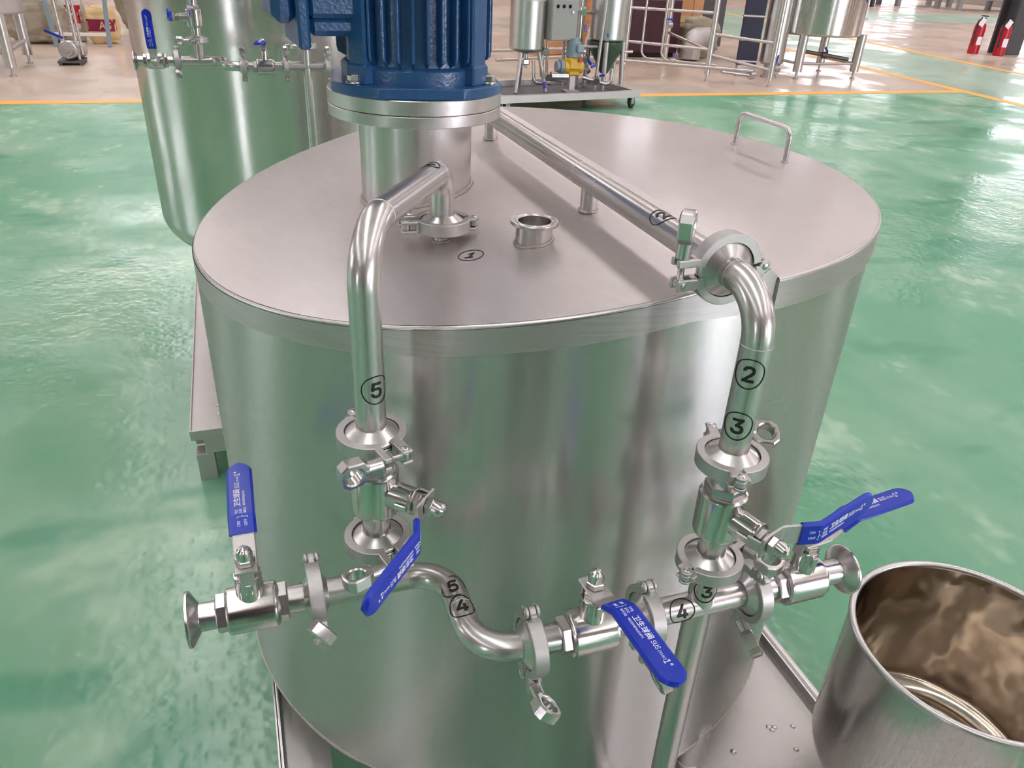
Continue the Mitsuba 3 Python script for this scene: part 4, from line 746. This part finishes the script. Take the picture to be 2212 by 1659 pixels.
put(k + '__leg_brace', cat(rod((5.73, 6.84, 0.16), (6.52, 6.84, 0.16), 0.014), rod((6.52, 6.84, 0.16), (6.52, 7.45, 0.16), 0.014), rod((5.73, 6.84, 0.16), (5.73, 7.45, 0.16), 0.014)), 'm_satin')
put(k + '__drain_pipe', cat(tube(arc_path([(5.98, 7.2, 0.46), (5.9, 7.1, 0.27), (6.45, 6.9, 0.2)], 0.05), 0.02), mv(cyl(0.034, -0.03, 0.03, 20), frame((6.18, 6.99, 0.235), (1, -0.4, 0)))), 'm_dark')
sleeve_tip(k, (6.2, 6.97, 0.27), (-0.6, 0, 0.6), 0.07)
put(k + '__manway', mv(cat(tube(arc_path([(-0.14, -0.12, 0), (0.14, -0.12, 0), (0.14, 0.14, 0), (-0.14, 0.14, 0), (-0.14, -0.12, 0)], 0.05), 0.013), block(0.24, 0.24, 0.012, (0, 0.01, 0), 0.005)), frame((KX + 0.50 * math.cos(-0.75), KY + 0.50 * math.sin(-0.75), 0.93), (math.cos(-0.75), math.sin(-0.75), 0), (-math.sin(-0.75), math.cos(-0.75), 0))), 'm_rear')
put(k + '__level_pipe', cat(rod((KX + 0.55, KY - 0.1, 0.60), (KX + 0.55, KY - 0.1, 1.4), 0.009), rod((KX + 0.49, KY - 0.06, 0.62), (KX + 0.6, KY - 0.12, 0.62), 0.008)), 'm_polish')
# far right: extinguishers at the pillar
for i, (x, y, lab) in enumerate(((11.16, 9.02, 'red fire extinguisher in front of the dark pillar, nearer one with a white label'), (10.93, 9.3, 'red fire extinguisher beside the dark pillar, left one of the two'))):
    k = thing('fire_extinguisher', lab, 'fire extinguisher')
    put(k + '__cylinder', mv(revolve([(0, 0), (0.075, 0), (0.082, 0.01), (0.082, 0.38), (0.07, 0.43), (0.03, 0.46), (0.025, 0.47), (0, 0.47)], 36), (x, y, 0)), 'm_red')
    put(k + '__valve', mv(cat(cyl(0.02, 0.465, 0.51), block(0.03, 0.12, 0.014, (0, -0.03, 0.545), 0.004), block(0.03, 0.1, 0.01, (0, -0.02, 0.515), 0.004)), (x, y, 0)), 'm_black')
    put(k + '__label', mv(grid(np.stack([np.stack([0.0828 * np.cos(np.linspace(-2.3, -1.2, 12)), 0.0828 * np.sin(np.linspace(-2.3, -1.2, 12)), np.full(12, z)], -1) for z in (0.13, 0.25)], 1), flip=False), (x, y, 0)), 'm_white')
    put(k + '__hose', tube(arc_path([(x - 0.03, y - 0.02, 0.5), (x - 0.13, y - 0.05, 0.48), (x - 0.125, y - 0.06, 0.12)], 0.05), 0.011, 12), 'm_rubber')
    put(k + '__hang_tag', mv(block(0.09, 0.003, 0.12, (0, 0, 0), 0.001), frame((x - 0.1, y - 0.11, 0.46), (0.5, 0, 0.86), (0.86, -0.1, -0.5))), 'm_white', False)
# far racks of posts
for i, (x, y, lab) in enumerate(((22.0, 20.4, 'far grey steel rack with a low rail near the bright doorway'), (19.0, 22.2, 'far grey steel rack with dark goods, left of the bright doorway'))):
    k = thing('steel_rack', lab, 'rack')
    for a, b in ((0, 0), (2.2, 0), (0, 0.9), (2.2, 0.9), (4.4, 0), (4.4, 0.9)): put(num(k + '__post'), block(0.14, 0.14, 1.8, (x + a, y + b, 0.9)), 'm_beam', False)
    for z in (0.35, 1.2): put(num(k + '__shelf'), block(4.5, 1.0, 0.06, (x + 2.2, y + 0.45, z)), 'm_beam', False)
k = thing('goods_trolley', 'dark far trolley with four legs standing before the hall wall', 'trolley')
put(k + '__bed', block(3.6, 0.9, 0.25, (17.6, 21.6, 0.62), 0.02), 'm_maroon', False)
for a in (0.1, 1.2, 2.3, 3.5): put(num(k + '__leg'), block(0.1, 0.1, 0.5, (15.85 + a, 21.3, 0.25)), 'm_darkgrey', False)
# cartons, board and bags behind the frame
for x, y, w, d, h, mtl, lab in ((3.55, 8.9, 0.5, 0.5, 0.9, 'm_wood', 'tall brown wooden case behind the control box'), (4.05, 8.65, 0.4, 0.4, 0.9, 'm_wood', 'brown wooden case right of the control box'), (5.62, 9.6, 0.36, 0.4, 1.0, 'm_wood', 'tall orange-brown crate between the frame posts')):
    k = thing('wooden_case', lab, 'crate')
    put(k + '__body', block(w, d, h, (x, y, h / 2 + 0.04), 0.006), mtl, False)
    for z in (0.02, h * 0.35, h * 0.8): put(num(k + '__slat'), block(w + 0.02, 0.02, 0.07, (x, y - d / 2 - 0.011, z + 0.05), 0.003), 'm_kraft' if z > 0.1 else 'm_wood', False)
    put(k + '__skid_runner', block(w, d, 0.04, (x, y, 0.02), 0.004), 'm_wood', False)
for x, y, w, h, mtl, lab in ((4.75, 8.9, 0.9, 0.62, 'm_maroon', 'dark maroon cabinet seen through the pipe frame'), (6.15, 9.7, 0.42, 1.3, 'm_darkgrey', 'dark grey cabinet behind the frame post')):
    k = thing('cabinet', lab, 'cabinet'); put(k + '__body', block(w, 0.5, h, (x, y, h / 2 + 0.05), 0.01), mtl, False); put(k + '__plinth', block(w - 0.06, 0.44, 0.05, (x, y, 0.025), 0.004), 'm_black', False); put(k + '__door', block(w / 2 - 0.01, 0.02, h - 0.06, (x - w / 4, y - 0.261, h / 2 + 0.05), 0.004), mtl, False)
k = thing('wooden_board', 'upright pale brown wooden board between the crate and the dark grey cabinet', 'board')
put(k, block(0.16, 0.05, 1.5, (5.9, 9.45, 0.75), 0.004), 'm_wood', False)
k = thing('steel_duct', 'wide grey steel ribbed duct elbow on the floor behind the navy panel', 'duct')
put(k, tube(arc_path([(5.25, 8.4, 0.02), (5.25, 8.4, 0.25), (5.6, 8.6, 0.25)], 0.15), 0.13, 30), 'm_satin')
def bag(name, lab, x, y, sx, sy, sz, m, seed, lean=0.0, cat_='sack'):
    k = thing(name, lab, cat_); s = trimesh.creation.icosphere(4); v = s.vertices
    v = np.sign(v) * np.abs(v) ** 0.62; n_ = meshkit.fbm(v * 2.2 + seed * 7, 4, seed) - 0.5; fold = np.abs(meshkit.fbm(V([1.2, 1.2, 5.5]) * v + seed, 3, seed + 3) - 0.5)
    v = v * (1 + 0.34 * n_ - 0.22 * fold)[:, None] * V([sx, sy, sz]) / 2; v[:, 0] += lean * (v[:, 2] + sz / 2); lo = v[:, 2].min(); v[:, 2] = np.maximum(v[:, 2], lo + 0.06 * sz); v[:, 2] -= v[:, 2].min(); s.vertices = v + V([x, y, 0.001]); put(k + '__cloth' if cat_ == 'sack' and name == 'printed_sack' else k, s, m, True); return k, s
bag('stuffed_sack', 'bulging beige cloth sack on the floor behind the left kettle legs', -2.32, 9.75, 0.62, 0.5, 0.5, 'm_sack', 1)
bag('stuffed_sack', 'large pale crumpled sack leaning at the ladder behind the rear tank', -1.0, 10.15, 0.8, 0.55, 0.95, 'm_sack', 2, -0.3)
bag('stuffed_sack', 'white crumpled bag lying beside the wooden cases behind the skid', 3.92, 8.15, 0.42, 0.34, 0.42, 'm_plasticbag', 5)
bag('stuffed_sack', 'pale bag pile at the left edge of the small tank behind the motor', 2.2, 8.6, 0.7, 0.5, 0.62, 'm_plasticbag', 6)
bag('stuffed_sack', 'beige heap of cloth behind the navy panel', 5.55, 8.75, 0.5, 0.4, 0.5, 'm_sack', 9)
def printed(lab, x, y, w, h, base, band, txt, tilt, seed):
    k, s = bag('printed_sack', lab, x, y, w, 0.24, h, base, seed)
    zs = np.linspace(h * 0.32, h * 0.62, 8); xs = np.linspace(-w * 0.44, w * 0.44, 14); tr = trimesh.ray.ray_triangle.RayMeshIntersector(s); P = np.zeros((14, 8, 3))
    for i, xx in enumerate(xs):
        for j, z in enumerate(zs):
            loc, _, _ = tr.intersects_location([[x + xx, y - 2, z]], [[0, 1, 0]]); yy = loc[:, 1].min() if len(loc) else y
            P[i, j] = (x + xx, yy - 0.004, z)
    put(k + '__printed_band', grid(P), band, True)
    t = meshkit.text_mesh(txt, h * 0.17, 0.003, True); t.apply_translation((-t.bounds.mean(0)[0], 0, 0)); t.apply_transform(frame((x + w * 0.12, P[:, :, 1].min() - 0.003, h * 0.39), (0, -1, 0), (1, 0, 0))); put(k + '__lettering', t, 'm_kraft' if band == 'm_magenta' else 'm_white', False)
mat('m_magenta', paint((136, 26, 66), 0.6))
printed('upright kraft paper sack with a magenta printed band reading AS', -1.66, 9.72, 0.34, 0.42, 'm_kraft', 'm_magenta', 'AS', 0, 11)
printed('white plastic sack with a broad red printed band behind the pump cart', -2.02, 9.9, 0.34, 0.62, 'm_plasticbag', 'm_red', 'H', 0, 12)
# left kettle, pump cart, ladder
k = thing('brew_kettle_001', 'dull steel kettle on round legs cut by the upper left corner of the picture', 'kettle')
tank(k, -2.52, 7.62, 0.50, 0.47, 1.4, 'm_satin', 70)
for x, y in ((-2.14, 7.2), (-2.16, 8.06), (-2.9, 7.2), (-2.9, 8.06)):
    kk = num(k + '__leg'); put(kk, rod((x, y, 0.075), (x, y, 0.5), 0.046, 24), 'm_bright'); put(kk + '__foot', cat(rod((x, y, 0.006), (x, y, 0.08), 0.011), cyl(0.03, 0, 0.012).apply_transform(shift(x, y))), 'm_satin')
put(k + '__leg_brace', cat(rod((-2.14, 7.2, 0.2), (-2.16, 8.06, 0.2), 0.02), rod((-2.9, 7.2, 0.2), (-2.14, 7.2, 0.2), 0.02)), 'm_satin')
k = thing('pump_cart', 'small steel pump on an upright tube cart with a blue valve handle, left of the rear tank', 'pump')
x, y = -1.78, 7.98
put(k + '__pump', mv(cat(cyl(0.085, -0.05, 0.05, 36, 0.01), cyl(0.06, 0.05, 0.08), cyl(0.03, 0.08, 0.11)), frame((x, y - 0.02, 0.13), (-0.2, -1, 0.1))), 'm_bright')
put(k + '__motor', mv(cyl(0.075, -0.28, -0.05, 30, 0.01), frame((x, y - 0.02, 0.13), (-0.2, -1, 0.1))), 'm_satin')
put(k + '__tube', cat(rod((x - 0.04, y, 0.16), (x - 0.07, y, 1.3), 0.02), rod((x + 0.07, y, 0.02), (x + 0.06, y, 1.3), 0.016), rod((x + 0.10, y + 0.05, 0.08), (x + 0.09, y + 0.05, 1.3), 0.012)), 'm_pipe')
put(k + '__base', cat(block(0.22, 0.3, 0.02, (x, y + 0.05, 0.03)), block(0.03, 0.28, 0.022, (x - 0.09, y + 0.05, 0.011)), block(0.03, 0.28, 0.022, (x + 0.09, y + 0.05, 0.011))), 'm_dark', False)
sleeve_tip(k, (x - 0.02, y - 0.08, 0.24), (-1, 0, 0.45), 0.16)
k = thing('step_ladder', 'grey metal step ladder leg with a cross bar in front of the sacks', 'ladder')
put(k + '__leg', mv(block(0.045, 0.03, 1.4, (0, 0, 0.7), 0.003), frame((-1.585, 9.35, 0.0), (0.06, 0.12, 1), (1, 0, 0))), 'm_bluegrey', False)
put(k + '__leg_001', mv(block(0.045, 0.03, 1.4, (0, 0, 0.7), 0.003), frame((-2.12, 9.38, 0.0), (-0.06, 0.12, 1), (1, 0, 0))), 'm_bluegrey', False)
put(k + '__cross_bar', block(0.52, 0.03, 0.035, (-1.85, 9.37, 0.125), 0.004), 'm_offwhite', False)
